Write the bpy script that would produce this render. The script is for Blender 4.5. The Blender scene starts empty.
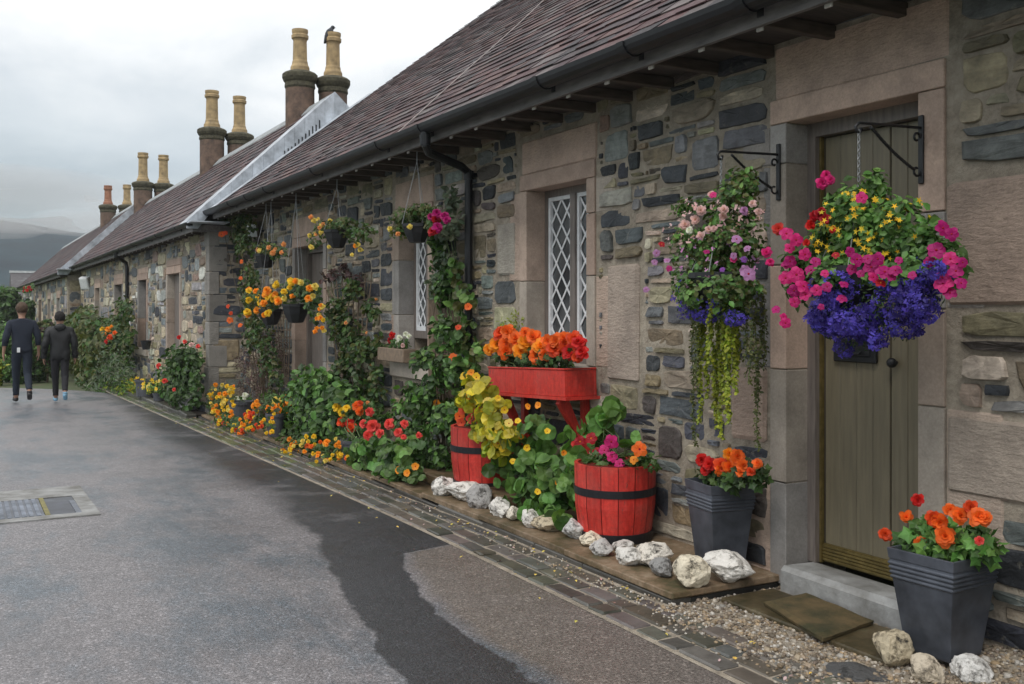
import bpy, math, random
import numpy as np
from mathutils import Vector, Matrix, noise as mnoise
R = math.radians
random.seed(7); rng = np.random.default_rng(7)
S = bpy.context.scene
COL = S.collection
# ------------------------------------------------------------------ camera model
F = 1000.0; HOR = 307.0; TH = math.atan(547.0/1000.0); EYE = 1.45
CT, ST = math.cos(TH), math.sin(TH)
def ray(px):                       # horizontal ray (x,y) per unit depth
    t = (px-512)/F
    return (t*CT+ST, CT-t*ST)
def G(px, py, z=0.0):              # photo point at height z
    Z = (EYE-z)/((py-HOR)/F); rx, ry = ray(px)
    return Vector((rx*Z, ry*Z, z))
def W(px, py, X):                  # photo point on plane x = X
    rx, ry = ray(px); Z = X/rx
    return Vector((X, ry*Z, EYE-(py-HOR)/F*Z))
def SY(px, X): rx, ry = ray(px); return X*ry/rx
def depth(p): return p[0]*ST+p[1]*CT
def gz(y):                         # ground height along the street
    if y < 5: return 0.0
    if y < 7: return -0.005*(y-5)**2
    if y < 36: return -0.02-0.02*(y-7)
    return -0.60-0.0*(y-36)
WX = 3.70                          # near cottage wall plane

# ------------------------------------------------------------------ mesh helpers
class MB:
    def __init__(s): s.v=[]; s.f=[]; s.t=[]; s.m=[]; s.n=0
    def add(s, V, Fc, tint=(1,1,1), mat=0):
        V = np.asarray(V, float).reshape(-1,3); k=s.n
        s.v.append(V)
        T = np.asarray(tint, float)
        if T.ndim==1: T = np.tile(T,(len(V),1))
        s.t.append(T)
        s.f.extend([tuple(i+k for i in f) for f in Fc]); s.m.extend([mat]*len(Fc)); s.n += len(V)
        return s
    def addmany(s, P, Fc, C, tints, mat=0):    # P (n,k,3) instances
        n,k,_ = P.shape; base = s.n
        s.v.append(P.reshape(-1,3)); s.t.append(np.repeat(tints,k,axis=0))
        FA = [np.array(f) for f in Fc]
        for i in range(n):
            o = base+i*k
            for f in FA: s.f.append(tuple((f+o).tolist()))
        s.m.extend([mat]*(n*len(Fc))); s.n += n*k
    def build(s, name, mats, parent=None, smooth=False, loc=None):
        if not isinstance(mats,(list,tuple)): mats=[mats]
        me = bpy.data.meshes.new(name)
        V = np.concatenate(s.v) if s.v else np.zeros((0,3))
        off = Vector((0,0,0))
        if parent is not None:
            p = parent
            while p is not None: off += p.location; p = p.parent
        if loc is not None: off = off + Vector(loc)
        V = V - np.array(off)
        me.from_pydata(V.tolist(), [], s.f)
        for m in mats: me.materials.append(m)
        me.polygons.foreach_set('material_index', s.m)
        if smooth: me.polygons.foreach_set('use_smooth', [True]*len(s.f))
        a = me.color_attributes.new('tint','FLOAT_COLOR','POINT')
        T = np.concatenate(s.t); T = np.concatenate([T, np.ones((len(T),1))],1)
        a.data.foreach_set('color', T.ravel())
        me.update()
        o = bpy.data.objects.new(name, me); COL.objects.link(o)
        if parent is not None: o.parent = parent
        if loc is not None: o.location = loc
        return o
def empty(name, loc, label=None, cat=None, group=None):
    o = bpy.data.objects.new(name, None); o.empty_display_size=.1; o.location = loc; COL.objects.link(o)
    return tag(o,label,cat,group)
def tag(o,label=None,cat=None,group=None,kind=None):
    if label: o['label']=label
    if cat: o['category']=cat
    if group: o['group']=group
    if kind: o['kind']=kind
    return o
BOXF=[(0,1,3,2),(4,6,7,5),(0,4,5,1),(2,3,7,6),(0,2,6,4),(1,5,7,3)]
def box(mb,x0,x1,y0,y1,z0,z1,tint=(1,1,1),mat=0):
    V=[(x,y,z) for x in (x0,x1) for y in (y0,y1) for z in (z0,z1)]
    mb.add(V,BOXF,tint,mat)
def cbox(mb,x0,x1,y0,y1,z0,z1,b=.006,tint=(1,1,1),mat=0,jit=0.0,M=None):
    c=np.array([(x0+x1)/2,(y0+y1)/2,(z0+z1)/2]); h=np.array([(x1-x0)/2,(y1-y0)/2,(z1-z0)/2])
    V=[];idx={}
    for sx in (-1,1):
        for sy in (-1,1):
            for sz in (-1,1):
                for ax in range(3):
                    s=np.array([sx,sy,sz],float); d=h-b; d=d.copy(); d[ax]=h[ax]
                    idx[(sx,sy,sz,ax)]=len(V); V.append(c+s*d+rng.normal(0,jit,3) if jit else c+s*d)
    Fc=[]
    for ax in range(3):
        o=[a for a in range(3) if a!=ax]
        for s in (-1,1):
            q=[]
            for (a,b_) in ((-1,-1),(1,-1),(1,1),(-1,1)):
                k=[0,0,0]; k[ax]=s; k[o[0]]=a; k[o[1]]=b_; q.append(idx[(k[0],k[1],k[2],ax)])
            Fc.append(tuple(q))
    for ax in range(3):
        o=[a for a in range(3) if a!=ax]
        for a in (-1,1):
            for b_ in (-1,1):
                k0=[0,0,0];k0[o[0]]=a;k0[o[1]]=b_; k1=list(k0);k0[ax]=-1;k1[ax]=1
                Fc.append((idx[(*k0,o[0])],idx[(*k1,o[0])],idx[(*k1,o[1])],idx[(*k0,o[1])]))
    for sx in (-1,1):
        for sy in (-1,1):
            for sz in (-1,1): Fc.append(tuple(idx[(sx,sy,sz,a)] for a in range(3)))
    V=np.array(V)
    if M is not None: V=V@np.array(M.to_3x3()).T+np.array(M.translation)
    mb.add(V,Fc,tint,mat)
def tube(mb,pts,r,seg=8,tint=(1,1,1),mat=0,cap=True):
    pts=[Vector(p) for p in pts]; n=len(pts)
    rr = r if isinstance(r,(list,tuple)) else [r]*n
    V=[]
    prev=None
    for i,p in enumerate(pts):
        d=(pts[min(i+1,n-1)]-pts[max(i-1,0)])
        if d.length<1e-9: d=Vector((0,0,1))
        d.normalize()
        a = Vector((0,0,1)) if abs(d.z)<.9 else Vector((1,0,0))
        if prev is not None: a=prev
        u=(a-d*a.dot(d)); 
        if u.length<1e-6: u=Vector((1,0,0)).cross(d)
        u.normalize(); w=d.cross(u); prev=u
        for k in range(seg):
            an=2*math.pi*k/seg; V.append(p+(u*math.cos(an)+w*math.sin(an))*rr[i])
    Fc=[(i*seg+k,i*seg+(k+1)%seg,(i+1)*seg+(k+1)%seg,(i+1)*seg+k) for i in range(n-1) for k in range(seg)]
    if cap: Fc+= [tuple(range(seg))[::-1], tuple((n-1)*seg+k for k in range(seg))]
    mb.add([tuple(v) for v in V],Fc,tint,mat)
def lathe(mb,prof,c=(0,0,0),seg=28,tint=(1,1,1),mat=0,rot=0.0,cap=True):
    V=[];n=len(prof)
    for r,z in prof:
        for k in range(seg):
            a=2*math.pi*k/seg+rot; V.append((c[0]+r*math.cos(a),c[1]+r*math.sin(a),c[2]+z))
    Fc=[(i*seg+k,i*seg+(k+1)%seg,(i+1)*seg+(k+1)%seg,(i+1)*seg+k) for i in range(n-1) for k in range(seg)]
    if cap: Fc+= [tuple(range(seg))[::-1], tuple((n-1)*seg+k for k in range(seg))]
    mb.add(V,Fc,tint,mat)
def ico(sub=2):
    t=(1+5**.5)/2
    V=[(-1,t,0),(1,t,0),(-1,-t,0),(1,-t,0),(0,-1,t),(0,1,t),(0,-1,-t),(0,1,-t),(t,0,-1),(t,0,1),(-t,0,-1),(-t,0,1)]
    V=[np.array(v)/np.linalg.norm(v) for v in V]
    Fc=[(0,11,5),(0,5,1),(0,1,7),(0,7,10),(0,10,11),(1,5,9),(5,11,4),(11,10,2),(10,7,6),(7,1,8),(3,9,4),(3,4,2),(3,2,6),(3,6,8),(3,8,9),(4,9,5),(2,4,11),(6,2,10),(8,6,7),(9,8,1)]
    for _ in range(sub):
        mid={};N=[]
        def m(a,b):
            k=(min(a,b),max(a,b))
            if k not in mid:
                p=V[a]+V[b]; V.append(p/np.linalg.norm(p)); mid[k]=len(V)-1
            return mid[k]
        for a,b,c in Fc:
            ab,bc,ca=m(a,b),m(b,c),m(c,a); N+=[(a,ab,ca),(b,bc,ab),(c,ca,bc),(ab,bc,ca)]
        Fc=N
    return np.array(V),Fc
ICO0,ICO1,ICO2,ICO3=ico(0),ico(1),ico(2),ico(3)
def nz(p,s=1.0,o=0): return mnoise.noise(Vector((p[0]*s+o,p[1]*s+o*.7,p[2]*s-o)))

# ------------------------------------------------------------------ materials
def newmat(name):
    m=bpy.data.materials.new(name); m.use_nodes=True; nt=m.node_tree
    return m,nt,nt.nodes['Principled BSDF']
def ND(nt,t,**k):
    n=nt.nodes.new(t)
    for a,b in k.items():
        if a.startswith('i_'):
            n.inputs[a[2:].replace('_',' ')].default_value=b
        else: setattr(n,a,b)
    return n
def noise_node(nt,scale,detail=4,rough=.55,vec=None,dist=0.0):
    n=ND(nt,'ShaderNodeTexNoise'); n.inputs['Scale'].default_value=scale; n.inputs['Detail'].default_value=detail
    n.inputs['Roughness'].default_value=rough; n.inputs['Distortion'].default_value=dist
    if vec is not None: nt.links.new(vec,n.inputs['Vector'])
    return n
def mix(nt,fac,a,b,mode='MIX'):
    n=nt.nodes.new('ShaderNodeMix'); n.data_type='RGBA'; n.blend_type=mode
    for v,i in ((fac,0),(a,6),(b,7)):
        if isinstance(v,bpy.types.NodeSocket): nt.links.new(v,n.inputs[i])
        elif i==0: n.inputs[0].default_value=v
        else: n.inputs[i].default_value=(*v,1)
    return n.outputs[2]
def ramp(nt,src,stops):
    n=nt.nodes.new('ShaderNodeValToRGB'); cr=n.color_ramp
    while len(cr.elements)<len(stops): cr.elements.new(.5)
    for e,(p,c) in zip(cr.elements,stops):
        e.position=p; e.color=(*c,1) if not isinstance(c,(int,float)) else (c,c,c,1)
    nt.links.new(src,n.inputs[0]); return n.outputs[0]
def math_(nt,op,a,b=None,clamp=False):
    n=nt.nodes.new('ShaderNodeMath'); n.operation=op; n.use_clamp=clamp
    for i,v in enumerate((a,b)):
        if v is None: continue
        if isinstance(v,bpy.types.NodeSocket): nt.links.new(v,n.inputs[i])
        else: n.inputs[i].default_value=v
    return n.outputs[0]
def bump(nt,bs,h,strength=.5,dist=.01,prev=None):
    b=nt.nodes.new('ShaderNodeBump'); b.inputs['Strength'].default_value=strength; b.inputs['Distance'].default_value=dist
    nt.links.new(h,b.inputs['Height'])
    if prev is not None: nt.links.new(prev,b.inputs['Normal'])
    nt.links.new(b.outputs[0],bs.inputs['Normal']); return b.outputs[0]
def coords(nt,sc=(1,1,1),kind='Object'):
    tc=nt.nodes.new('ShaderNodeTexCoord'); mp=nt.nodes.new('ShaderNodeMapping'); mp.inputs['Scale'].default_value=sc
    nt.links.new(tc.outputs[kind],mp.inputs[0]); return mp.outputs[0]
def geo(nt,sc=(1,1,1)):
    g=nt.nodes.new('ShaderNodeNewGeometry'); mp=nt.nodes.new('ShaderNodeMapping'); mp.inputs['Scale'].default_value=sc
    nt.links.new(g.outputs['Position'],mp.inputs[0]); return mp.outputs[0]
def attr(nt): a=nt.nodes.new('ShaderNodeAttribute'); a.attribute_name='tint'; return a.outputs['Color']
def simple(name,col,rough=.6,var=.25,scale=30,bs_=.3,bd=.003,metal=0,spec=.5,tint=True,sc=(1,1,1),col2=None):
    m,nt,b=newmat(name); v=coords(nt,sc); n=noise_node(nt,scale,6,.6,v)
    c2 = col2 if col2 else tuple(c*(1-var) for c in col)
    c=ramp(nt,n.outputs['Fac'],[(.3,c2),(.7,tuple(min(1,x*(1+var*.5)) for x in col))])
    if tint: c=mix(nt,1.0,c,attr(nt),'MULTIPLY')
    nt.links.new(c,b.inputs['Base Color']); b.inputs['Roughness'].default_value=rough; b.inputs['Metallic'].default_value=metal
    b.inputs['Specular IOR Level'].default_value=spec
    if bs_: bump(nt,b,n.outputs['Fac'],bs_,bd)
    return m
def rubble_mat():
    m,nt,b=newmat('rubble_stone'); v=geo(nt); n=noise_node(nt,9,8,.65,v); n2=noise_node(nt,60,4,.6,v); n3=noise_node(nt,2.2,3,.5,v)
    vs=geo(nt,(6,6,45)); ns=noise_node(nt,1.0,5,.6,vs)
    c=mix(nt,1.0,attr(nt),ramp(nt,n.outputs['Fac'],[(.25,.5),(.5,1.0),(.78,1.7)]),'MULTIPLY')
    lich=ramp(nt,noise_node(nt,16,5,.7,v).outputs['Fac'],[(.60,0.0),(.72,.55)])
    c=mix(nt,lich,c,(.30,.28,.23))
    c=mix(nt,1.0,c,ramp(nt,ns.outputs['Fac'],[(.3,.8),(.7,1.15)]),'MULTIPLY')
    nt.links.new(c,b.inputs['Base Color']); b.inputs['Roughness'].default_value=.62
    p=bump(nt,b,n.outputs['Fac'],.8,.02); p=bump(nt,b,ns.outputs['Fac'],.5,.008,p); bump(nt,b,n2.outputs['Fac'],.4,.003,p)
    return m
def mortar_mat():
    m,nt,b=newmat('lime_mortar'); v=geo(nt); n=noise_node(nt,14,8,.7,v); n2=noise_node(nt,120,3,.6,v); n3=noise_node(nt,1.3,4,.6,v)
    c=ramp(nt,n.outputs['Fac'],[(.25,(.18,.153,.122)),(.5,(.36,.31,.245)),(.8,(.52,.46,.375))])
    c=mix(nt,1,c,ramp(nt,n3.outputs['Fac'],[(.3,.68),(.7,1.12)]),'MULTIPLY')
    nt.links.new(c,b.inputs['Base Color']); b.inputs['Roughness'].default_value=.85
    p=bump(nt,b,n.outputs['Fac'],.9,.025); bump(nt,b,n2.outputs['Fac'],.5,.004,p); return m
def sandstone_mat(name,tool):
    m,nt,b=newmat(name); v=geo(nt); n=noise_node(nt,7,7,.65,v); n2=noise_node(nt,90,4,.6,v)
    big=noise_node(nt,2.0,4,.6,v)
    c=mix(nt,1.0,attr(nt),ramp(nt,n.outputs['Fac'],[(.25,.72),(.5,1.0),(.8,1.25)]),'MULTIPLY')
    st=ramp(nt,big.outputs['Fac'],[(.5,0.0),(.75,.35)])
    c=mix(nt,st,c,(.10,.085,.075))
    sp=ramp(nt,n2.outputs['Fac'],[(.3,.85),(.7,1.1)]); c=mix(nt,1,c,sp,'MULTIPLY')
    nt.links.new(c,b.inputs['Base Color']); b.inputs['Roughness'].default_value=.75
    if tool:
        vt=geo(nt,(16,16,46)); t=noise_node(nt,1.0,5,.65,vt,.15); p=bump(nt,b,ramp(nt,t.outputs['Fac'],[(.36,0),(.66,1)]),.5,.010); p=bump(nt,b,n.outputs['Fac'],.5,.015,p)
    else: p=bump(nt,b,n.outputs['Fac'],.35,.008)
    bump(nt,b,n2.outputs['Fac'],.35,.003,p); return m
def slate_mat():
    m,nt,b=newmat('roof_slate'); v=geo(nt); n=noise_node(nt,5,7,.65,v); n2=noise_node(nt,55,4,.6,v)
    c=mix(nt,1,attr(nt),ramp(nt,n.outputs['Fac'],[(.25,.65),(.75,1.35)]),'MULTIPLY')
    l=ramp(nt,n2.outputs['Fac'],[(.58,0),(.7,.5)]); l2=ramp(nt,noise_node(nt,1.1,5,.65,v).outputs['Fac'],[(.45,.1),(.62,1.0)])
    l=mix(nt,1,l,l2,'MULTIPLY'); c=mix(nt,l,c,(.28,.30,.27))
    # pale rain-washed runs down the slope
    vs=geo(nt,(.35,1.2,.35)); s=ramp(nt,noise_node(nt,1.6,4,.6,vs).outputs['Fac'],[(.60,0),(.68,.5)])
    s2=ramp(nt,noise_node(nt,22,3,.6,geo(nt,(1,.4,1))).outputs['Fac'],[(.48,0),(.6,1)])
    c=mix(nt,mix(nt,1,s,s2,'MULTIPLY'),c,(.33,.34,.35))
    nt.links.new(c,b.inputs['Base Color']); b.inputs['Roughness'].default_value=.68; b.inputs['Specular IOR Level'].default_value=.3
    p=bump(nt,b,n.outputs['Fac'],.4,.01); bump(nt,b,n2.outputs['Fac'],.4,.003,p); return m
def leaf_mat(name,col,rough=.45,trans=.25,spread=.35):
    m,nt,b=newmat(name); v=geo(nt); n=noise_node(nt,9,3,.5,v)
    c=mix(nt,1,attr(nt),ramp(nt,n.outputs['Fac'],[(.3,tuple(x*(1-spread) for x in col)),(.7,tuple(x*(1+spread) for x in col))]),'MULTIPLY')
    nt.links.new(c,b.inputs['Base Color']); b.inputs['Roughness'].default_value=rough; b.inputs['Specular IOR Level'].default_value=.35
    tr=nt.nodes.new('ShaderNodeBsdfTranslucent'); nt.links.new(mix(nt,1,c,(1.3,1.5,.7),'MULTIPLY'),tr.inputs[0])
    ms=nt.nodes.new('ShaderNodeMixShader'); ms.inputs[0].default_value=trans
    out=[x for x in nt.nodes if x.type=='OUTPUT_MATERIAL'][0]
    nt.links.new(b.outputs[0],ms.inputs[1]); nt.links.new(tr.outputs[0],ms.inputs[2]); nt.links.new(ms.outputs[0],out.inputs[0])
    return m
def petal_mat(name,col): return leaf_mat(name,col,.55,.3,.12)
M={}
M['rubble']=rubble_mat(); M['mortar']=mortar_mat(); M['sand']=sandstone_mat('dressed_sandstone',False); M['tool']=sandstone_mat('tooled_sandstone',True)
M['slate']=slate_mat()
M['lead']=simple('lead_sheet',(.46,.50,.55),.5,.5,5,.3,.004,metal=0,spec=.6)
M['ironpaint']=simple('black_gutter_paint',(.009,.010,.013),.45,.5,14,.2,.002)
M['wroughtiron']=simple('wrought_iron',(.012,.013,.016),.45,.4,60,.4,.002)
M['fascia']=simple('weathered_fascia',(.17,.155,.15),.6,.45,9,.3,.003,sc=(3,.6,3))
M['rafter']=simple('old_rafter',(.055,.045,.038),.75,.5,16,.4,.003,sc=(.5,3,3))
M['rafterend']=simple('pale_rafter_end',(.50,.47,.43),.6,.3,20)
M['doorpaint']=simple('olive_door_paint',(.195,.168,.112),.45,.22,5,.12,.002,sc=(8,8,.7))
M['framepaint']=simple('taupe_frame_paint',(.19,.162,.145),.5,.35,9,.2,.002,sc=(5,5,.6))
M['brass']=simple('dull_brass',(.26,.20,.075),.45,.4,20,.2,.002,metal=.7)
M['white']=simple('white_paint',(.80,.82,.84),.45,.12,20,.15,.001)
M['concrete']=simple('worn_step_stone',(.33,.335,.335),.7,.6,5,.9,.02,col2=(.13,.125,.11))
def red_mat():
    m,nt,b=newmat('red_wood_paint'); v=coords(nt,(7,7,1.3)); v0=coords(nt); g=noise_node(nt,6,6,.65,v); n=noise_node(nt,4,6,.7,v0); f=noise_node(nt,45,5,.7,v0); sp=noise_node(nt,16,5,.75,coords(nt,(2,2,.5)))
    c=ramp(nt,g.outputs['Fac'],[(.3,(.42,.022,.016)),(.5,(.58,.034,.024)),(.72,(.66,.055,.036))])
    c=mix(nt,ramp(nt,n.outputs['Fac'],[(.48,0),(.66,.5)]),c,(.46,.10,.075))
    c=mix(nt,ramp(nt,sp.outputs['Fac'],[(.62,0),(.66,.8)]),c,(.10,.055,.04))
    c=mix(nt,1,c,ramp(nt,f.outputs['Fac'],[(.3,.75),(.7,1.1)]),'MULTIPLY'); c=mix(nt,1,c,attr(nt),'MULTIPLY')
    nt.links.new(c,b.inputs['Base Color']); nt.links.new(ramp(nt,n.outputs['Fac'],[(.3,.38),(.7,.65)]),b.inputs['Roughness']); p=bump(nt,b,g.outputs['Fac'],.5,.004); bump(nt,b,f.outputs['Fac'],.3,.002,p); return m
M['redpaint']=red_mat()
M['blackband']=simple('black_hoop',(.012,.012,.016),.5,.3,20)
M['zinc']=simple('grey_zinc_planter',(.085,.095,.118),.42,.6,5,.15,.003,metal=.25)
M['plastic']=simple('black_plastic',(.016,.017,.02),.45,.3,20)
M['greypot']=simple('dark_grey_pot',(.085,.09,.105),.5,.3,12)
M['soil']=simple('potting_soil',(.035,.025,.018),.9,.4,50,.9,.01)
M['chimstone']=simple('sooty_chimney_stone',(.17,.11,.08),.85,.65,4,.7,.03,col2=(.028,.024,.022))
M['moss']=simple('mossy_chimney_cap',(.085,.078,.05),.9,.6,14,.9,.02)
M['potbuff']=simple('buff_chimney_pot',(.46,.33,.17),.8,.5,5,.5,.01,col2=(.20,.15,.085))
M['terracotta']=simple('terracotta_pot',(.33,.15,.09),.7,.3,10)
M['wood']=simple('bare_trellis_wood',(.23,.17,.12),.7,.35,25)
M['bark']=simple('plant_stem',(.10,.075,.045),.8,.4,30)
M['greenstem']=simple('green_stem',(.09,.14,.04),.6,.3,30)
M['chain']=simple('grey_chain',(.36,.37,.38),.4,.2,30,metal=.7)
M['cord']=simple('pale_cable',(.32,.28,.27),.6,.2,30)
def glass_mat():
    m,nt,b=newmat('dark_window_glass'); n=noise_node(nt,3,3,.5,geo(nt)); c=ramp(nt,n.outputs['Fac'],[(.35,(.03,.035,.04)),(.65,(.13,.14,.145))])  # mottled grey in the base colour stands in for reflections on the panes
    nt.links.new(c,b.inputs['Base Color']); b.inputs['Roughness'].default_value=.06; bump(nt,b,n.outputs['Fac'],.08,.01); return m
M['glass']=glass_mat()
def rock_mat():
    m,nt,b=newmat('white_quartz_rock'); v=coords(nt); n=noise_node(nt,11,9,.75,v,.1); n2=noise_node(nt,40,6,.65,v)
    c=ramp(nt,n.outputs['Fac'],[(.37,(.035,.035,.036)),(.42,(.34,.32,.29)),(.47,(.72,.69,.64)),(.75,(.82,.80,.76))])
    c=mix(nt,ramp(nt,n2.outputs['Fac'],[(.60,0),(.70,.6)]),c,(.13,.12,.10))
    c=mix(nt,1,c,attr(nt),'MULTIPLY')
    nt.links.new(c,b.inputs['Base Color']); b.inputs['Roughness'].default_value=.6; p=bump(nt,b,n.outputs['Fac'],.7,.02); bump(nt,b,n2.outputs['Fac'],.7,.008,p); return m
M['rock']=rock_mat()
M['peb']=simple('pebble',(1,1,1),.6,.2,40,.3,.002)
M['sett']=simple('damp_sett',(1,1,1),.42,.45,11,.7,.008)
def slab_mat():
    m,nt,b=newmat('mossy_sandstone_slab'); v=geo(nt); n=noise_node(nt,4,9,.72,v); n2=noise_node(nt,40,5,.6,v)
    c=ramp(nt,n.outputs['Fac'],[(.32,(.045,.048,.018)),(.44,(.12,.085,.045)),(.54,(.21,.145,.09)),(.68,(.33,.26,.185))])
    c=mix(nt,ramp(nt,n2.outputs['Fac'],[(.5,0),(.7,.4)]),c,(.05,.06,.02)); c=mix(nt,1,c,attr(nt),'MULTIPLY')
    nt.links.new(c,b.inputs['Base Color']); b.inputs['Roughness'].default_value=.55; p=bump(nt,b,n.outputs['Fac'],.5,.012); bump(nt,b,n2.outputs['Fac'],.5,.004,p); return m
M['slab']=slab_mat()
def mat_mat():
    m,nt,b=newmat('coir_doormat'); v=geo(nt); n=noise_node(nt,6,4,.6,v); n2=noise_node(nt,300,3,.7,v)
    c=ramp(nt,n.outputs['Fac'],[(.35,(.06,.058,.022)),(.62,(.19,.13,.055))]); c=mix(nt,1,c,ramp(nt,n2.outputs['Fac'],[(.3,.5),(.7,1.5)]),'MULTIPLY')
    nt.links.new(c,b.inputs['Base Color']); b.inputs['Roughness'].default_value=.95; bump(nt,b,n2.outputs['Fac'],1,.01); return m
M['coir']=mat_mat()
def fcurve(nt,src,pts,xs,ys):
    n=nt.nodes.new('ShaderNodeFloatCurve'); c=n.mapping.curves[0]
    P=[(a/xs,b/ys) for a,b in pts]
    c.points[0].location=P[0]; c.points[1].location=P[-1]
    for p in P[1:-1]: c.points.new(*p)
    for q in c.points: q.handle_type='VECTOR'
    n.mapping.update(); nt.links.new(math_(nt,'DIVIDE',src,xs),n.inputs['Value'])
    return math_(nt,'MULTIPLY',n.outputs[0],ys)
def road_mat():
    m,nt,b=newmat('worn_asphalt'); g=nt.nodes.new('ShaderNodeNewGeometry'); sep=nt.nodes.new('ShaderNodeSeparateXYZ'); nt.links.new(g.outputs['Position'],sep.inputs[0])
    v=geo(nt); big=noise_node(nt,1.1,6,.65,v); med=noise_node(nt,7,5,.65,v); fine=noise_node(nt,95,3,.7,v); vor=nt.nodes.new('ShaderNodeTexVoronoi'); vor.inputs['Scale'].default_value=150; nt.links.new(v,vor.inputs['Vector'])
    x,y=sep.outputs[0],sep.outputs[1]
    fe=noise_node(nt,28,4,.7,v); edge=math_(nt,'MULTIPLY',math_(nt,'SUBTRACT',fe.outputs['Fac'],.5),.045)
    edge=math_(nt,'ADD',edge,math_(nt,'MULTIPLY',math_(nt,'SUBTRACT',big.outputs['Fac'],.5),.14))
    xl=fcurve(nt,y,[(0,1.2),(2.6,1.40),(3.8,1.50),(5.3,1.74),(6.2,1.93),(9.3,1.93),(14,2.0),(20,2.35)],20,4)
    xr=fcurve(nt,y,[(0,1.6),(2.6,1.86),(3.3,1.93),(4.4,1.98),(5.2,2.16),(5.5,2.30),(5.75,3.9),(20,3.9)],20,4)
    edge=math_(nt,'ADD',edge,math_(nt,'MULTIPLY',math_(nt,'SUBTRACT',noise_node(nt,3.2,3,.6,v).outputs['Fac'],.5),.16)); xn=math_(nt,'ADD',x,edge)
    kf=math_(nt,'SUBTRACT',24,math_(nt,'MULTIPLY',math_(nt,'SUBTRACT',y,5.6),12)); kf=math_(nt,'MAXIMUM',kf,3.2)
    dl=math_(nt,'MULTIPLY',math_(nt,'SUBTRACT',xn,xl),kf,True)
    dr=math_(nt,'MULTIPLY',math_(nt,'SUBTRACT',xr,xn),55,True)
    dark=math_(nt,'MULTIPLY',dl,dr)
    # patches break up the far dark strip
    patch=ramp(nt,noise_node(nt,1.6,5,.6,v).outputs['Fac'],[(.54,1.0),(.62,.45)])
    far=math_(nt,'MULTIPLY',math_(nt,'SUBTRACT',y,6.0),.8,True)
    soft=mix(nt,far,(1,1,1),patch)
    dark=math_(nt,'MULTIPLY',dark,soft)
    pale=ramp(nt,big.outputs['Fac'],[(.3,(.150,.146,.156)),(.52,(.205,.194,.202)),(.75,(.235,.226,.236))])
    blue=ramp(nt,noise_node(nt,.9,6,.7,geo(nt,(1.3,.55,1))).outputs['Fac'],[(.47,0.0),(.60,.85)])
    pale=mix(nt,blue,pale,(.10,.125,.152))
    rz=math_(nt,'MULTIPLY',math_(nt,'SUBTRACT',xn,xr),10,True); pale=mix(nt,rz,pale,(.18,.157,.142))
    c=mix(nt,dark,pale,(.040,.042,.048))
    c=mix(nt,1,c,ramp(nt,fine.outputs['Fac'],[(.30,.45),(.5,1.0),(.68,1.6)]),'MULTIPLY')
    c=mix(nt,1,c,ramp(nt,vor.outputs['Distance'],[(.0,1.2),(.6,.75)]),'MULTIPLY')
    v2=nt.nodes.new('ShaderNodeTexVoronoi'); v2.inputs['Scale'].default_value=85; nt.links.new(v,v2.inputs['Vector']); s2=nt.nodes.new('ShaderNodeSeparateColor'); nt.links.new(v2.outputs['Color'],s2.inputs[0]); c=mix(nt,1,c,ramp(nt,s2.outputs[0],[(.0,.72),(.5,.97),(.88,1.15),(1.0,1.7)]),'MULTIPLY')
    c=mix(nt,1,c,ramp(nt,med.outputs['Fac'],[(.3,.88),(.7,1.08)]),'MULTIPLY')
    nt.links.new(c,b.inputs['Base Color'])
    r=ramp(nt,big.outputs['Fac'],[(.35,.36),(.65,.55)]); r=mix(nt,blue,r,(.27,.27,.27)); nt.links.new(r,b.inputs['Roughness'])
    p=bump(nt,b,fine.outputs['Fac'],.55,.006); bump(nt,b,vor.outputs['Distance'],.3,.004,p); return m
M['road']=road_mat()
def ground_mat():
    m,nt,b=newmat('garden_ground'); v=geo(nt); n=noise_node(nt,.8,7,.65,v)
    c=ramp(nt,n.outputs['Fac'],[(.3,(.04,.05,.02)),(.5,(.06,.085,.03)),(.7,(.10,.085,.055))]); nt.links.new(c,b.inputs['Base Color']); b.inputs['Roughness'].default_value=.9
    bump(nt,b,n.outputs['Fac'],.5,.05); return m
M['ground']=ground_mat()
def hill_mat():
    m,nt,b=newmat('wooded_hill'); v=geo(nt); n=noise_node(nt,.09,8,.7,v)
    c=ramp(nt,n.outputs['Fac'],[(.35,(.004,.016,.028)),(.6,(.014,.038,.052))]); nt.links.new(c,b.inputs['Base Color']); b.inputs['Roughness'].default_value=1; return m
M['hill']=hill_mat()
GL={'dark':(.036,.072,.022),'mid':(.058,.118,.030),'bright':(.12,.25,.06),'yellow':(.46,.43,.035),'sage':(.13,.17,.11),'olive':(.085,.10,.03),'purple':(.10,.06,.06),'lime':(.25,.30,.03)}
L={k:leaf_mat('leaf_'+k,c) for k,c in GL.items()}
PT={'orange':(.85,.16,.02),'deeporange':(.72,.075,.015),'red':(.62,.018,.015),'amber':(.90,.33,.02),'yellow':(.85,.56,.03),'crimson':(.42,.008,.02),'pink':(.64,.022,.20),'magenta':(.42,.008,.16),
    'paleyellow':(.80,.62,.15),'peach':(.80,.36,.13),'palepink':(.72,.47,.48),'white':(.75,.74,.70),'indigo':(.035,.022,.20),'blue':(.085,.060,.46),'violet':(.22,.06,.36),'mauve':(.46,.22,.45),'coral':(.80,.09,.08)}
P_={k:petal_mat('petal_'+k,c) for k,c in PT.items()}

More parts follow.
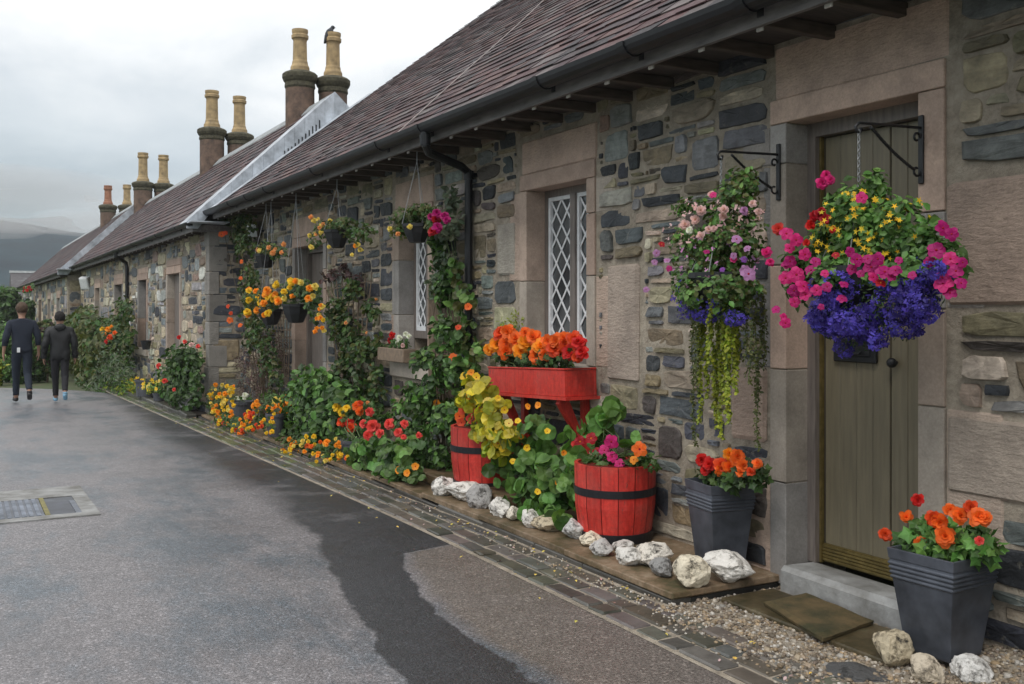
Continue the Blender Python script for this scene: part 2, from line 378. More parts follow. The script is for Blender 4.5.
# ------------------------------------------------------------------ plant protos
def leaf_oval(w=.34):
    V=[(0,0,0),(.3,-w,.06),(.3,0,-.03),(.3,w,.06),(.7,-w*.75,.02),(.7,0,-.06),(.7,w*.75,.02),(1,0,-.14)]
    return np.array(V,float),[(0,1,2),(0,2,3),(1,4,5,2),(2,5,6,3),(4,7,5),(5,7,6)]
def leaf_round(n=9):
    V=[(0,0,.0)]+[((1 if k%3 else .93)*math.cos(2*math.pi*k/n)*.5,(1 if k%2 else .95)*math.sin(2*math.pi*k/n)*.5,.07*math.cos(3*2*math.pi*k/n)+.05) for k in range(n)]
    return np.array(V),[(0,1+k,1+(k+1)%n) for k in range(n)]
def leaf_lobed():
    rs=[.15,.62,.45,.86,.6,1.0,.6,.86,.45,.62]; V=[(0,0,0)]
    for k,r in enumerate(rs):
        a=math.pi+2*math.pi*k/len(rs); V.append((r*math.cos(a)*.6+.35,r*math.sin(a)*.62,-.06*r+.04*(k%2)))
    n=len(rs); V[0]=(.35,0,.05); return np.array(V),[(0,1+k,1+(k+1)%n) for k in range(n)]
LO=leaf_oval(); LN=leaf_oval(.16); LR=leaf_round(); LL=leaf_lobed()
def frames(N, jitter=0.0):
    n=len(N); N=N+rng.normal(0,jitter,(n,3)) if jitter else N
    N=N/np.maximum(np.linalg.norm(N,axis=1,keepdims=True),1e-6)
    A=rng.normal(0,1,(n,3)); T=A-N*np.sum(A*N,1,keepdims=True); T/=np.maximum(np.linalg.norm(T,axis=1,keepdims=True),1e-6)
    return N,T,np.cross(N,T)
def put_leaves(mb,P,N,size,proto=LO,jit=.45,tint=(1,1,1),tv=.25,mat=0,droop=0.0,sv=.3):
    P=np.asarray(P,float); 
    if len(P)==0: return
    N=np.asarray(N,float).copy(); N,T,B=frames(N,jit)
    if droop: T=T+np.array([0,0,-droop]); T/=np.linalg.norm(T,axis=1,keepdims=True); B=np.cross(N,T); B/=np.maximum(np.linalg.norm(B,axis=1,keepdims=True),1e-6); N=np.cross(T,B)
    V,Fc=proto; s=size*(1+rng.uniform(-sv,sv,len(P)))[:,None,None]
    O=P[:,None,:]+s*(V[None,:,0:1]*T[:,None,:]+V[None,:,1:2]*B[:,None,:]+V[None,:,2:3]*N[:,None,:])
    b=1+rng.uniform(-tv,tv,len(P)); t=np.stack([tint[0]*b*(1+rng.uniform(-.12,.2,len(P))),tint[1]*b,tint[2]*b],1)
    mb.addmany(O,Fc,None,t,mat)
def cloud(blobs,n,wall=None,thr=-.12,fr=5.0,seed=0,shell=.45,ground=None):
    """points in ellipsoids: blobs = [(center, (rx,ry,rz))], clumped by noise"""
    vol=np.array([b[1][0]*b[1][1]*b[1][2] for b in blobs])**(.67); vol/=vol.sum(); P=[];N=[]
    for (c,r),w in zip(blobs,vol):
        k=int(n*w*1.9)+4; d=rng.normal(0,1,(k,3)); d/=np.linalg.norm(d,axis=1,keepdims=True)
        q=rng.uniform(0,1,k)**shell; p=d*q[:,None]*np.array(r)+np.array(c)
        keep=np.array([nz(a,fr,seed+3.1)>thr for a in p])
        if wall is not None: keep&=p[:,0]<wall
        if ground is not None: keep&=p[:,2]>ground
        P.append(p[keep]); N.append(d[keep])
    P=np.concatenate(P);N=np.concatenate(N)
    if len(P)>n: i=rng.choice(len(P),n,replace=False); P,N=P[i],N[i]
    return P,N
def petal_grid(r,w,tilt,curl,nu=4,nv=3):
    V=[]
    for i in range(nu):
        u=i/(nu-1)
        ww=w*math.sin(math.pi*(.12+.72*u))
        for j in range(nv):
            v=-1+2*j/(nv-1); a=tilt+curl*u
            x=r*u*math.cos(a); z=r*u*math.sin(a); V.append((x,ww*v*(1-.1*abs(v)),z+.10*r*v*v*(1 if tilt>0 else .5)))
    Fc=[(i*nv+j,(i+1)*nv+j,(i+1)*nv+j+1,i*nv+j+1) for i in range(nu-1) for j in range(nv-1)]
    return np.array(V),Fc
def rotz(V,a):
    c,s=math.cos(a),math.sin(a); return V@np.array([[c,s,0],[-s,c,0],[0,0,1]])
def flower_begonia(rs):
    r0=random.Random(rs); mb=[];
    for n,r,t,c,z in ((6,1,.15,-.35,0),(6,.85,.5,-.3,.05),(5,.66,.85,-.2,.1),(5,.46,1.15,-.1,.14),(3,.28,1.4,0,.17)):
        for k in range(n):
            V,Fc=petal_grid(r*r0.uniform(.85,1.12),r*.52,t+r0.uniform(-.15,.15),c+r0.uniform(-.2,.2)); V=V+np.array([0,0,z]); V=rotz(V,2*math.pi*k/n+n+r0.uniform(-.25,.25)); mb.append((V,Fc,r0.uniform(.8,1.15)))
    return mb
def flower_open(n=5,tilt=.25,w=.55,curl=-.25,rs=0,throat=.6):
    r0=random.Random(rs); mb=[]
    for k in range(n):
        V,Fc=petal_grid(r0.uniform(.9,1.05),w,tilt,curl); V=rotz(V,2*math.pi*k/n+r0.uniform(-.1,.1)); mb.append((V,Fc,r0.uniform(.9,1.1)))
    return mb
FLM={}
def flower_mesh(kind,col,var):
    k=(kind,col,var)
    if k in FLM: return FLM[k]
    mb=MB()
    if kind=='begonia': parts=flower_begonia(var*7+1)
    elif kind=='petunia': parts=flower_open(5,.45,.56,-.55,var)
    elif kind=='nast': parts=flower_open(5,.55,.62,-.3,var)
    elif kind=='daisy': parts=flower_open(5,.12,.34,-.1,var)
    for V,Fc,b in parts: mb.add(V,Fc,(b,b*(.9+.1*b),b))
    mats=[P_[col]]
    if kind in('petunia','nast','daisy'):
        V,Fc=ICO1; mb.add(V*.14+np.array([0,0,.08]),Fc,(1,1,1),1); mats.append(P_['crimson' if kind!='daisy' and col not in('crimson','red') else 'amber'])
    o=mb.build('flower',mats,smooth=True); me=o.data; bpy.data.objects.remove(o)
    FLM[k]=me; return me
def put_flower(root,kind,col,p,nrm,size):
    me=flower_mesh(kind,col,random.randrange(3)); o=bpy.data.objects.new('flower',me); COL.objects.link(o); o.parent=root
    n=Vector(nrm).normalized(); q=n.to_track_quat('Z','Y'); o.rotation_mode='QUATERNION'
    o.rotation_quaternion=q @ Matrix.Rotation(random.uniform(0,6.28),3,'Z').to_quaternion()
    o.location=Vector(p)-root.location+Vector([random.uniform(-.012,.012) for _ in range(3)]); o.scale=(size*random.uniform(.85,1.05),)*3; return o
CAM=np.array([0,0,EYE])
def mini_flowers(mb,P,N,size,col_t=(1,1,1),mat=0,kind='lob'):
    if kind=='lob': V=np.array([(0,0,0),(.9,-.35,.1),(1,.2,.15),(.2,.9,.1),(-.35,.8,.12),(-.8,-.3,.1),(-.4,-.9,.12)]);Fc=[(0,1,2),(0,3,4),(0,5,6),(0,6,1)]
    else: V=np.array([(0,0,0)]+[(math.cos(a)*(1 if k%2 else .35),math.sin(a)*(1 if k%2 else .35),.08) for k,a in enumerate(np.linspace(0,2*math.pi,10,endpoint=False))]);Fc=[(0,1+k,1+(k+1)%10) for k in range(10)]
    put_leaves(mb,P,N,size,(V,Fc),.35,col_t,.25,mat)
def stems(mb,base,ends,r=.006,mat=0,wob=.06):
    for e in ends:
        b=Vector(base)+Vector((random.uniform(-.04,.04),random.uniform(-.05,.05),0)); e=Vector(e); n=7; pts=[]
        for i in range(n):
            t=i/(n-1); p=b.lerp(e,t); p+=Vector((random.uniform(-wob,wob)*.5,random.uniform(-wob,wob),random.uniform(-wob,wob)*.3))*(math.sin(math.pi*t)); pts.append(p)
        tube(mb,pts,[r*(1-.6*i/(n-1)) for i in range(n)],6,mat=mat)
def B(X,lst,dx=.8):
    """blobs from photo marks on plane x=X: (px,py,rpx,rpy)"""
    out=[]
    for q in lst:
        px,py,rx=q[:3]; ry=q[3] if len(q)>3 else rx; x=q[4] if len(q)>4 else X
        p=W(px,py,x); Z=depth(p)/F
        # width of px along y on this plane
        wy=abs(SY(px-rx,x)-SY(px+rx,x))/2; out.append((tuple(p),(min(rx*Z*dx,wy),wy*.9,ry*Z)))
    return out
def plant(name,label,cat,blobs,n,leaf='mid',proto=LO,size=.05,flowers=(),group=None,base=None,wall=None,nstem=6,thr=-.12,fr=5,stemr=.006,tint=(1,1,1),leafmats=None,up=.3,stem='greenstem',minis=None,jit=.5,shell=.5,ground=None,wob=.08,tv=.28):
    c=np.mean([b[0] for b in blobs],axis=0)
    if base is None: base=(c[0],c[1],min(b[0][2]-b[1][2] for b in blobs))
    root=empty(name,base,label,cat,group); seed=random.uniform(0,50)
    mb=MB(); lm=leafmats or [leaf]
    for i,l in enumerate(lm):
        P,N=cloud(blobs,n//len(lm),wall,thr,fr,seed,shell,ground); N=N*.7+np.array([-.35,-.25,up+.1]); put_leaves(mb,P,N,size,proto,jit,tint,tv,i)
    mb.build('foliage',[L[l] for l in lm],root)
    if nstem:
        sm=MB(); P,_=cloud(blobs,nstem*2,wall,-1,1,0,.7); 
        ends=P[rng.permutation(len(P))[:nstem]]
        stems(sm,base,ends,stemr,wob=wob); sm.build('stems',M[stem],root,smooth=True)
    cnt=0
    for fl in flowers:      # (kind,col,count,size,[blobs])
        kind,col,k,sz=fl[:4]; bl=fl[4] if len(fl)>4 else blobs
        P,N=cloud(bl,k*3,wall,-1,1,0,.12)
        if len(P)==0: continue
        # keep the ones towards the street
        score=-(N[:,0]*.6)-N[:,1]*.55+N[:,2]*.35+rng.uniform(-.25,.25,len(N)); idx=np.argsort(-score)[:k]
        for i in idx:
            if cnt>=98: break
            nn=N[i]*.7+np.array([-.5,-.55,.3]); put_flower(root,kind,col,P[i],nn,sz*random.uniform(.8,1.15)); cnt+=1
    if minis:
        for (col,k,sz,knd,bl) in minis:
            mm=MB(); P,N=cloud(bl,k,wall,-.05,14,random.uniform(0,9),.15); N=N*.7+np.array([-.5,-.5,.2]); mini_flowers(mm,P,N,sz,kind=knd)
            tag(mm.build('blossoms',P_[col],root),kind='stuff')
    return root

# ------------------------------------------------------------------ ground and road
def strip(name,xs,ys,dz,mat,kind='structure',noise_amp=0.0):
    mb=MB(); V=[(x,y,gz(y)+dz+(noise_amp*nz((x,y,0),1.3) if noise_amp else 0)) for y in ys for x in xs]
    n=len(xs); Fc=[(j*n+i,j*n+i+1,(j+1)*n+i+1,(j+1)*n+i) for j in range(len(ys)-1) for i in range(n-1)]
    mb.add(V,Fc); o=mb.build(name,mat,smooth=True); tag(o,kind=kind); return o
ysf=list(np.arange(-12,60,.5))
strip('ground',[-480,-200,-40,-10,0,4,10,40,200,400],[-90,-60]+ysf+[90,200,395],-.03,M['ground'])
# road sheet: straight, then bends away to the left beyond the terrace
mb=MB(); V=[];ys=[-9+.3*i for i in range(120)]
for y in ys:
    b=max(0,y-21); sh=-.09*b*b
    for k in range(9): V.append((-3.6+(2.64+3.6)*k/8+sh, y, gz(y)+.0))
mb.add(V,[(j*9+i,j*9+i+1,(j+1)*9+i+1,(j+1)*9+i) for j in range(len(ys)-1) for i in range(8)])
tag(mb.build('road',M['road'],smooth=True),kind='structure')

# drain surround and cover, left of the road
root=empty('manhole_cover',(.35,8.35,gz(8.35)),'metal manhole cover set in a pale concrete square in the road','manhole cover')
zr=gz(8.3)
def sheet(mb,x0,x1,y0,y1,dz,t=(1,1,1)):
    V=[(x,y,gz(y)+d) for d in (-.05,dz) for y in (y0,y1) for x in (x0,x1)]
    mb.add(V,[(0,2,3,1),(4,5,7,6),(0,1,5,4),(2,6,7,3),(0,4,6,2),(1,3,7,5)],t)
mb=MB(); k=(.80,.80,.80)
for q in ((-.45,.85,7.66,7.80),(-.45,.85,8.62,9.15),(.74,.85,7.801,8.619),(-.45,-.27,7.801,8.619)): sheet(mb,*q,.010,k)
mb.build('surround',M['concrete'],root)
mb=MB(); sheet(mb,-.269,.50,7.802,8.618,.006,(1.3,1.3,1.3))
for i in range(16):
    for j in range(17):
        x=-.25+i*.0465; y=7.82+j*.0465; sheet(mb,x,x+.028,y,y+.028,.013,(3.2,3.2,3.1))
mb.build('cover',M['zinc'],root)
mb=MB(); sheet(mb,.536,.70,7.802,8.40,.006,(.5,.5,.55)); sheet(mb,.536,.739,8.402,8.618,.004,(.8,.8,.8)); sheet(mb,.702,.739,7.802,8.40,.008,(1.6,1.6,1.6)); mb.build('plate',M['zinc'],root)
mb=MB(); sheet(mb,.502,.534,7.803,8.617,.012,(.9,1,.5)); mb.build('rim',M['brass'],root)

# setts along the gutter
mb=MB(); bd=MB()
bys=list(np.arange(1.2,27,.5)); V=[]
for y in bys: V+=[(2.60,y,gz(y)+.002),(3.02,y,gz(y)+.006)]
bd.add(V,[(2*i,2*i+1,2*i+3,2*i+2) for i in range(len(bys)-1)],(.5,.45,.35))
tag(bd.build('gutter_bed',M['mortar']),kind='structure')
for r,(xa,xb) in enumerate(((2.63,2.74),(2.75,2.86),(2.87,2.97))):
    y=1.3+random.uniform(0,.1)
    while y<26:
        l=random.uniform(.16,.30) if random.random()<.8 else random.uniform(.10,.15); z=gz(y)
        g=random.uniform(.07,.15); t=(g*random.uniform(.95,1.2),g,g*random.uniform(.75,1.0))
        if y>9 and random.random()<.6: t=(t[0]*.9,t[1]*1.15,t[2]*.65)
        cbox(mb,xa+random.uniform(-.004,.006),xb-random.uniform(0,.008),y,y+l-.012,z-.06,z+.010+random.uniform(-.003,.007),.008,t,0,.0018)
        y+=l
tag(mb.build('gutter_paving',M['sett']),kind='structure')

# raised slabs in front of the wall
mb=MB()
y=3.86
while y<14.8:
    l=random.uniform(.9,1.5); 
    if y+l>14.8: l=14.85-y
    z=gz(y+l/2); t=random.uniform(.85,1.15)
    cbox(mb,3.0+random.uniform(-.008,.008),3.72,y+.004,y+l-.004,z+.034,z+.069,.005,(t,t,t),0,.0012)
    y+=l
# upper slab behind the rocks
for (ya,yb) in ((6.05,7.0),(7.0,8.1),(8.1,9.4)):
    cbox(mb,3.22,3.72,ya+.005,yb-.005,gz(ya)+.07,gz(ya)+.15,.008,(.75,.72,.68),0,.002)
tag(mb.build('pavement',M['slab']),kind='structure')
mb=MB(); y=3.87
while y<26.5:
    l=random.uniform(.5,.95); z=gz(y+l/2); g=random.uniform(.05,.12)
    if y<14.9: cbox(mb,2.99,3.12,y,y+l-.01,z-.08,z+.033,.006,(g*1.05,g,g*.9),0,.002)
    else:      cbox(mb,2.82,2.98,y,y+l-.01,z-.08,z+.075,.012,(g*1.3,g*1.25,g*1.05),0,.004)
    y+=l
cbox(mb,3.0,3.7,3.875,3.995,-.08,.0335,.006,(.04,.04,.038),0,.001)
tag(mb.build('kerb',M['sett']),kind='structure')
# soil bed in front of the second cottage
strip('flower_bed',[2.97,3.25],[15.0,17,19,21,23,25,27],.05,M['soil'])

# gravel by the doorstep: pebbles, nobody could count them
mb=MB(); V0,F0=ICO0; N=9500
px=rng.uniform(0,1,N); pts=[];
gx=3.0+.0*px; P=np.zeros((N,3))
P[:,1]=rng.uniform(1.6,3.86,N); P[:,0]=rng.uniform(2.72,3.72,N)
edge=np.array([2.90+.10*nz((0,y,0),3) for y in P[:,1]]); k=(P[:,0]>edge-rng.exponential(.07,N)); P=P[k]
bank=np.clip((P[:,0]-3.15)/.5,0,1)*np.clip((3.0-P[:,1])/.5,0,1)*.07
P[:,2]=rng.uniform(.004,.014,len(P))+bank
s=rng.uniform(.006,.0125,len(P)); big=rng.uniform(0,1,len(P))<.07; s[big]*=1.6
sc=s[:,None,None]*rng.uniform(.65,1.25,(len(P),1,3)); sc[:,:,2]*=.7
O=P[:,None,:]+V0[None]*sc
pal=np.array([(.42,.34,.24),(.52,.46,.38),(.30,.24,.17),(.22,.17,.13),(.60,.56,.50),(.36,.28,.20),(.45,.33,.20)]); t=pal[rng.integers(0,len(pal),len(P))]*rng.uniform(.6,1.05,(len(P),1))
t[:,:]*=np.where(rng.uniform(0,1,(len(P),1))<.3,.55,1)
mb.addmany(O,F0,None,t)
# loose stones swept along the setts
n2=380; P=np.zeros((n2,3)); P[:,1]=3.5+rng.exponential(1.6,n2); P[:,0]=rng.normal(2.93,.07,n2); P[:,2]=np.array([gz(y) for y in P[:,1]])+.018; P=P[(P[:,0]<2.985)&(P[:,1]<9)]
O=P[:,None,:]+V0[None]*(rng.uniform(.003,.008,(len(P),1,1))*rng.uniform(.7,1.2,(len(P),1,3))); mb.addmany(O,F0,None,pal[rng.integers(0,len(pal),len(P))])
tag(mb.build('gravel',M['peb']),kind='stuff',label='pale pebbles spread before the doorstep')
gb=MB(); ny=24; nx=10; V=[]
for j in range(ny):
    for i in range(nx):
        x=2.93+.8*i/(nx-1); y=1.3+2.56*j/(ny-1); V.append((x,y,.004+np.clip((x-3.15)/.5,0,1)*np.clip((3.0-y)/.5,0,1)*.07+(.004 if i else -.01)))
gb.add(V,[(j*nx+i,j*nx+i+1,(j+1)*nx+i+1,(j+1)*nx+i) for j in range(ny-1) for i in range(nx-1)],(.55,.5,.42)); tag(gb.build('gravel_bed',M['mortar'],smooth=True),kind='structure')

# ------------------------------------------------------------------ rocks
def rock(c,dims,tint=(1,1,1),seed=0,label='',group='white rocks lining the slab edge',rot=0,sub=ICO3,mat='rock',name='rock',rough=.15):
    V,Fc=sub; V=V.copy(); r0=np.random.default_rng(seed+5)
    for _ in range(16):      # knock flat facets
        d=r0.normal(0,1,3); d/=np.linalg.norm(d); h=r0.uniform(.58,.88); q=V@d; V=V-np.outer(np.clip(q-h,0,None)*.85,d)
    V=np.array([v*(1+rough*nz(v,1.7,seed)+rough*.55*nz(v,4.2,seed+4)+rough*.34*nz(v,9,seed)+rough*.16*nz(v,19,seed)) for v in V])
    V=V/np.abs(V).max(0)*np.array(dims)/2; V[:,2]=np.maximum(V[:,2],-dims[2]*.40)
    V=rotz(V,rot); V[:,2]-=V[:,2].min()
    mb=MB(); mb.add(V+np.array(c),Fc,tint); o=mb.build(name,M[mat],smooth=False,loc=c); tag(o,label,'rock',group); return o
RK=[((422,446,475,497),(1,1,1),'white rock at the far end of the row, left of its big lumpy neighbour'),
 ((439,454,474,482),(.9,.9,.9),'small pale rock lying behind the two far white rocks'),
 ((439,480,481,503),(1,1,1),'large lumpy white rock near the far end of the row, touching the farther red tub'),
 ((461,489,482,510),(.5,.5,.52),'black and white rock under the leaves below the farther red tub'),
 ((485,508,499,519),(1,1,1),'white rock with pink tinge just left of a small cream rock'),
 ((502,517,507,523),(1.05,1,.9),'small cream rock between two white rocks under the nasturtium leaves'),
 ((516,535,508,530),(1,1,1),'upright white rock left of the flat brownish one'),
 ((528,560,519,534),(.75,.66,.5),'flat brownish rock beneath the trailing nasturtium leaves'),
 ((560,584,520,541),(.85,.87,.9),'rounded grey speckled rock left of the red barrel base'),
 ((573,601,534,548),(1.05,.98,.82),'low cream white rock in front of the red barrel'),
 ((587,610,541,558),(.7,.7,.72),'half black half white rock in front of the red barrel'),
 ((610,630,541,554),(.8,.8,.8),'small grey rock below the middle of the red barrel'),
 ((613,637,545,568),(.95,.95,.95),'rounded white rock with dark flecks leaning on a larger white one'),
 ((630,665,545,570),(1,.97,.92),'broad creamy white rock below the right side of the red barrel'),
 ((647,670,557,579),(.38,.39,.41),'dark grey rock tucked before the broad creamy one'),
 ((669,703,557,591),(1.05,.98,.82),'white rock with a tan face at the corner of the slab'),
 ((702,749,553,588),(1.1,1.1,1.1),'largest bright white rock in front of the grey zinc planter')]
for i,((a,b,c,d),t,lab) in enumerate(RK):
    p=G((a+b)/2,d-1,.069+gz(6 if i<8 else 5)); Z=depth(p); w=(b-a)*Z/F; h=(d-c)*Z/F*.9
    p=p+Vector((.40*w,.32*w,0)); p.z=gz(p.y)+.067
    p.x=max(p.x,3.04+w*.45)
    rock(tuple(p),(w*1.05,w*1.28,h*1.15),t,i*3+1,lab,rot=random.uniform(-.4,.4))
for (a,b,c,d),t,lab in (((870,916,630,676),(.72,.64,.48),'brown and cream boulder standing in front of the right grey planter'),
                      ((905,947,660,690),(.8,.72,.6),'low tan rock at the bottom edge beside the boulder'),
                      ((950,1002,662,694),(.95,.97,1.0),'pale grey white rock at the bottom edge under the right planter')):
    p=G((a+b)/2,d-4,.01); w=(b-a)*depth(p)/F; h=(d-c)*depth(p)/F; rock((p.x+.05,p.y+.04,.01),(w*.85,w,h),t,a,lab,group='loose rocks on the gravel')
# flat black stone
p=G(856,676,.0); rock((p.x,p.y,-.01),(.22,.26,.05),(.11,.115,.125),31,'flat black stone at the bottom edge beside the tan boulder',group='loose rocks on the gravel',rot=.25)
mb=MB(); cbox(mb,3.24,3.58,2.78,3.80,.004,.030,.006,(.42,.45,.36),0,.001)
tag(mb.build('stone_flag',M['slab'],loc=(3.35,3.3,0)),'dark mossy flagstone under the doormat in front of the step','paving slab')
ca=[G(764,606,.03),G(806,597,.03),G(873,625,.03),G(823,643,.03)]
mb=MB(); n=14; V=[]
for j in range(n):
    for i in range(n):
        u,v=i/(n-1),j/(n-1); p=ca[0].lerp(ca[1],u).lerp(ca[3].lerp(ca[2],u),v); e=min(u,1-u,v,1-v)
        V.append((p.x+.006*nz((u*5,v*5,0),1),p.y+.006*nz((v*5,u*5,3),1),.034+.010*(e>0)+.005*nz((u*3,v*3,1),1)))
mb.add(V,[(j*n+i,j*n+i+1,(j+1)*n+i+1,(j+1)*n+i) for j in range(n-1) for i in range(n-1)])
c=sum(ca,Vector())/4; o=mb.build('doormat',M['coir'],loc=(c.x,c.y,.03)); sm=o.modifiers.new('s','SOLIDIFY'); sm.thickness=.016
tag(o,'worn brown coir doormat lying on the flagstone before the door','doormat')

# ------------------------------------------------------------------ walls
PAL=[((.024,.027,.033),2.6),((.045,.052,.060),2.6),((.090,.098,.102),2.8),((.15,.158,.152),2.2),((.145,.120,.075),2.6),((.23,.195,.135),2.6),((.33,.285,.215),1.6),((.14,.100,.075),.9),((.34,.31,.26),.6),((.055,.045,.040),.9)]
PW=[p[1] for p in PAL]
def rubble(mb,mp,u0,u1,w0,w1,holes,cell,maxw=10,maxh=5,base=None,shift=None,proud=.016,N=18,lum=1.0):
    nu=int((u1-u0)/cell); nw=int((w1-w0)/cell); occ=np.zeros((nu,nw),bool)
    for (a,b,c,d) in holes:
        i0=max(0,int((a-u0)/cell)); i1=min(nu,int(math.ceil((b-u0)/cell))); j0=max(0,int((c-w0)/cell)); j1=min(nw,int(math.ceil((d-w0)/cell)))
        if i1>i0 and j1>j0: occ[i0:i1,j0:j1]=True
    if base:
        for i in range(nu):
            j=int((base(u0+(i+.5)*cell)-w0)/cell)
            if j>0: occ[i,:j]=True
    for j in range(nw):
        i=0
        while i<nu:
            if occ[i,j]: i+=1; continue
            r=random.random()
            if r<.40: w,h=random.randint(3,8),1
            elif r<.47: w,h=random.randint(1,3),random.randint(1,3)
            elif r<.84: w,h=random.randint(6,11),random.randint(2,3)
            else: w,h=random.randint(min(4,maxw),maxw),random.randint(2,maxh)
            w=min(w,nu-i); h=min(h,nw-j)
            wmax=w
            while w>1 and occ[i:i+w,j].any(): w-=1
            while h>1 and (occ[i:i+w,j:j+h].any() or h>w): h-=1
            occ[i:i+w,j:j+h]=True
            g=random.uniform(.003,.010); hw,hh=w*cell/2-g,h*cell/2-g*.9
            cu=u0+(i+w/2)*cell; cw=w0+(j+h/2)*cell
            i+=w
            if w*h==1 and random.random()<.5: continue
            rt=random.uniform(-.05,.05)
            base_c=random.choices(PAL,PW)[0][0]; f=random.uniform(.75,1.3)*lum*1.32; col=tuple(min(.6,c*f*random.uniform(.93,1.07)) for c in base_c)
            dep=proud*random.uniform(.15,1.3); s0=random.uniform(0,99)
            jx,jy=min(.20*hw,.035),min(.20*hh,.014); poly=[]
            for (sx,sy) in ((1,1),(-1,1),(-1,-1),(1,-1)):
                cx_,cy_=sx*(hw-random.uniform(0,jx)),sy*(hh-random.uniform(0,jy))
                if random.random()<.55:
                    c1_,c2_=random.uniform(.12,.45)*hw,random.uniform(.15,.5)*hh; qa,qb=(cx_,cy_-sy*c2_),(cx_-sx*c1_,cy_)
                    poly+= [qa,qb] if sx*sy>0 else [qb,qa]
                else: poly.append((cx_,cy_))
            m_=len(poly); per=[math.dist(poly[k],poly[(k+1)%m_]) for k in range(m_)]; tot=sum(per)
            ring=[]; NR=N; step_=tot/NR; acc=0; k_=0; 
            for q_ in range(NR):
                d_=q_*step_
                while k_<m_-1 and d_>acc+per[k_]: acc+=per[k_]; k_+=1
                f_=(d_-acc)/max(per[k_],1e-6); a_,b_=poly[k_],poly[(k_+1)%m_]; x=a_[0]+(b_[0]-a_[0])*f_; y=a_[1]+(b_[1]-a_[1])*f_
                nn_=1+.07*mnoise.noise(Vector((x*30,y*30,s0))); x*=nn_*.985;y*=nn_*.985
                ring.append((x*math.cos(rt)-y*math.sin(rt)*.5,y+x*math.sin(rt)*.6))
            tx,ty=random.uniform(-.5,.5)*proud/hw,random.uniform(-.5,.5)*proud/hh
            V=[]
            for sc,dd in ((1.0,-.008),(.985,dep*.6),(.93,dep),(.5,dep+.001)):
                for (x,y) in ring:
                    q=dd+((.007*mnoise.noise(Vector((x*24,y*24,s0)))+(tx*x+ty*y)*.8) if dd>0 else 0); V.append(mp(cu+x*sc,cw+y*sc,q))
            V.append(mp(cu,cw,dep*1.0))
            Fc=[(r_*N+k,r_*N+(k+1)%N,(r_+1)*N+(k+1)%N,(r_+1)*N+k) for r_ in range(3) for k in range(N)]+[(3*N+k,3*N+(k+1)%N,4*N) for k in range(N)]
            mb.add(V,Fc,col,1)
def backing(mb,X,th,y0,y1,z0,z1,opens):
    ys=sorted(set([y0,y1]+[a for o in opens for a in o[:2]]))
    for a,b in zip(ys[:-1],ys[1:]):
        oo=sorted([o for o in opens if o[0]<=a+1e-6 and o[1]>=b-1e-6],key=lambda o:o[2]); z=z0
        for o in oo:
            if o[2]>z: box(mb,X,X+th,a,b,z,o[2]);
            z=o[3]
        box(mb,X,X+th,a,b,z,z1)
PINK=(.47,.345,.275); GREYP=(.40,.35,.295); LGREY=(.26,.26,.26)
def stint(base=None):
    b=base or random.choice([PINK,GREYP,(.34,.315,.29),(.46,.35,.28),(.30,.285,.27),(.39,.31,.25)]); f=random.uniform(.78,1.18); return tuple(c*f for c in b)
def surround(parent,name,X,ya,yb,za,zb,bl,br,sill=True,lint=.125,upper=.26,seed=1,rybats=True,dirn=1,doorbase=None):
    """ya<yb ; bl = band width on the far side (yb), br = on the near side (ya)"""
    mb=MB(); pr=.016
    hs=[]; z=za
    for side in (0,1):
        z=za; k=0
        while z<zb-.02:
            h=random.uniform(.36,.62); 
            if z+h>zb-.2: h=zb-z
            y0,y1=((ya-br,ya) if side==0 else (yb,yb+bl))
            cbox(mb,X-pr,X+.155,y0,y1,z+.003,z+h-.003,.004,stint(),0)
            if rybats and k%2==(side+seed)%2:
                w=random.uniform(.16,.30); yy=(y0-w,y0-.004) if side==0 else (y1+.004,y1+w)
                cbox(mb,X-.006,X+.05,yy[0],yy[1],z+.004,z+h-.006,.007,stint(),1,.002)
            elif rybats and random.random()<.6:
                w=random.uniform(.05,.09); yy=(y0-w,y0-.004) if side==0 else (y1+.004,y1+w)
                cbox(mb,X-.004,X+.05,yy[0],yy[1],z+.004,z+h-.006,.007,stint(),1,.002)
            z+=h;k+=1
    cbox(mb,X-pr,X+.155,ya-br,yb+bl,zb+.002,zb+lint,.004,stint(PINK),0)
    cbox(mb,X-.009,X+.05,ya-br-.015,yb+bl-.03,zb+lint+.002,zb+lint+upper,.009,stint(PINK),1,.003)
    if sill: cbox(mb,X-.05,X+.16,ya-br-.02,yb+bl+.02,za-.15,za-.003,.008,stint(GREYP),0)
    return mb.build(name,[M['sand'],M['tool']],parent)
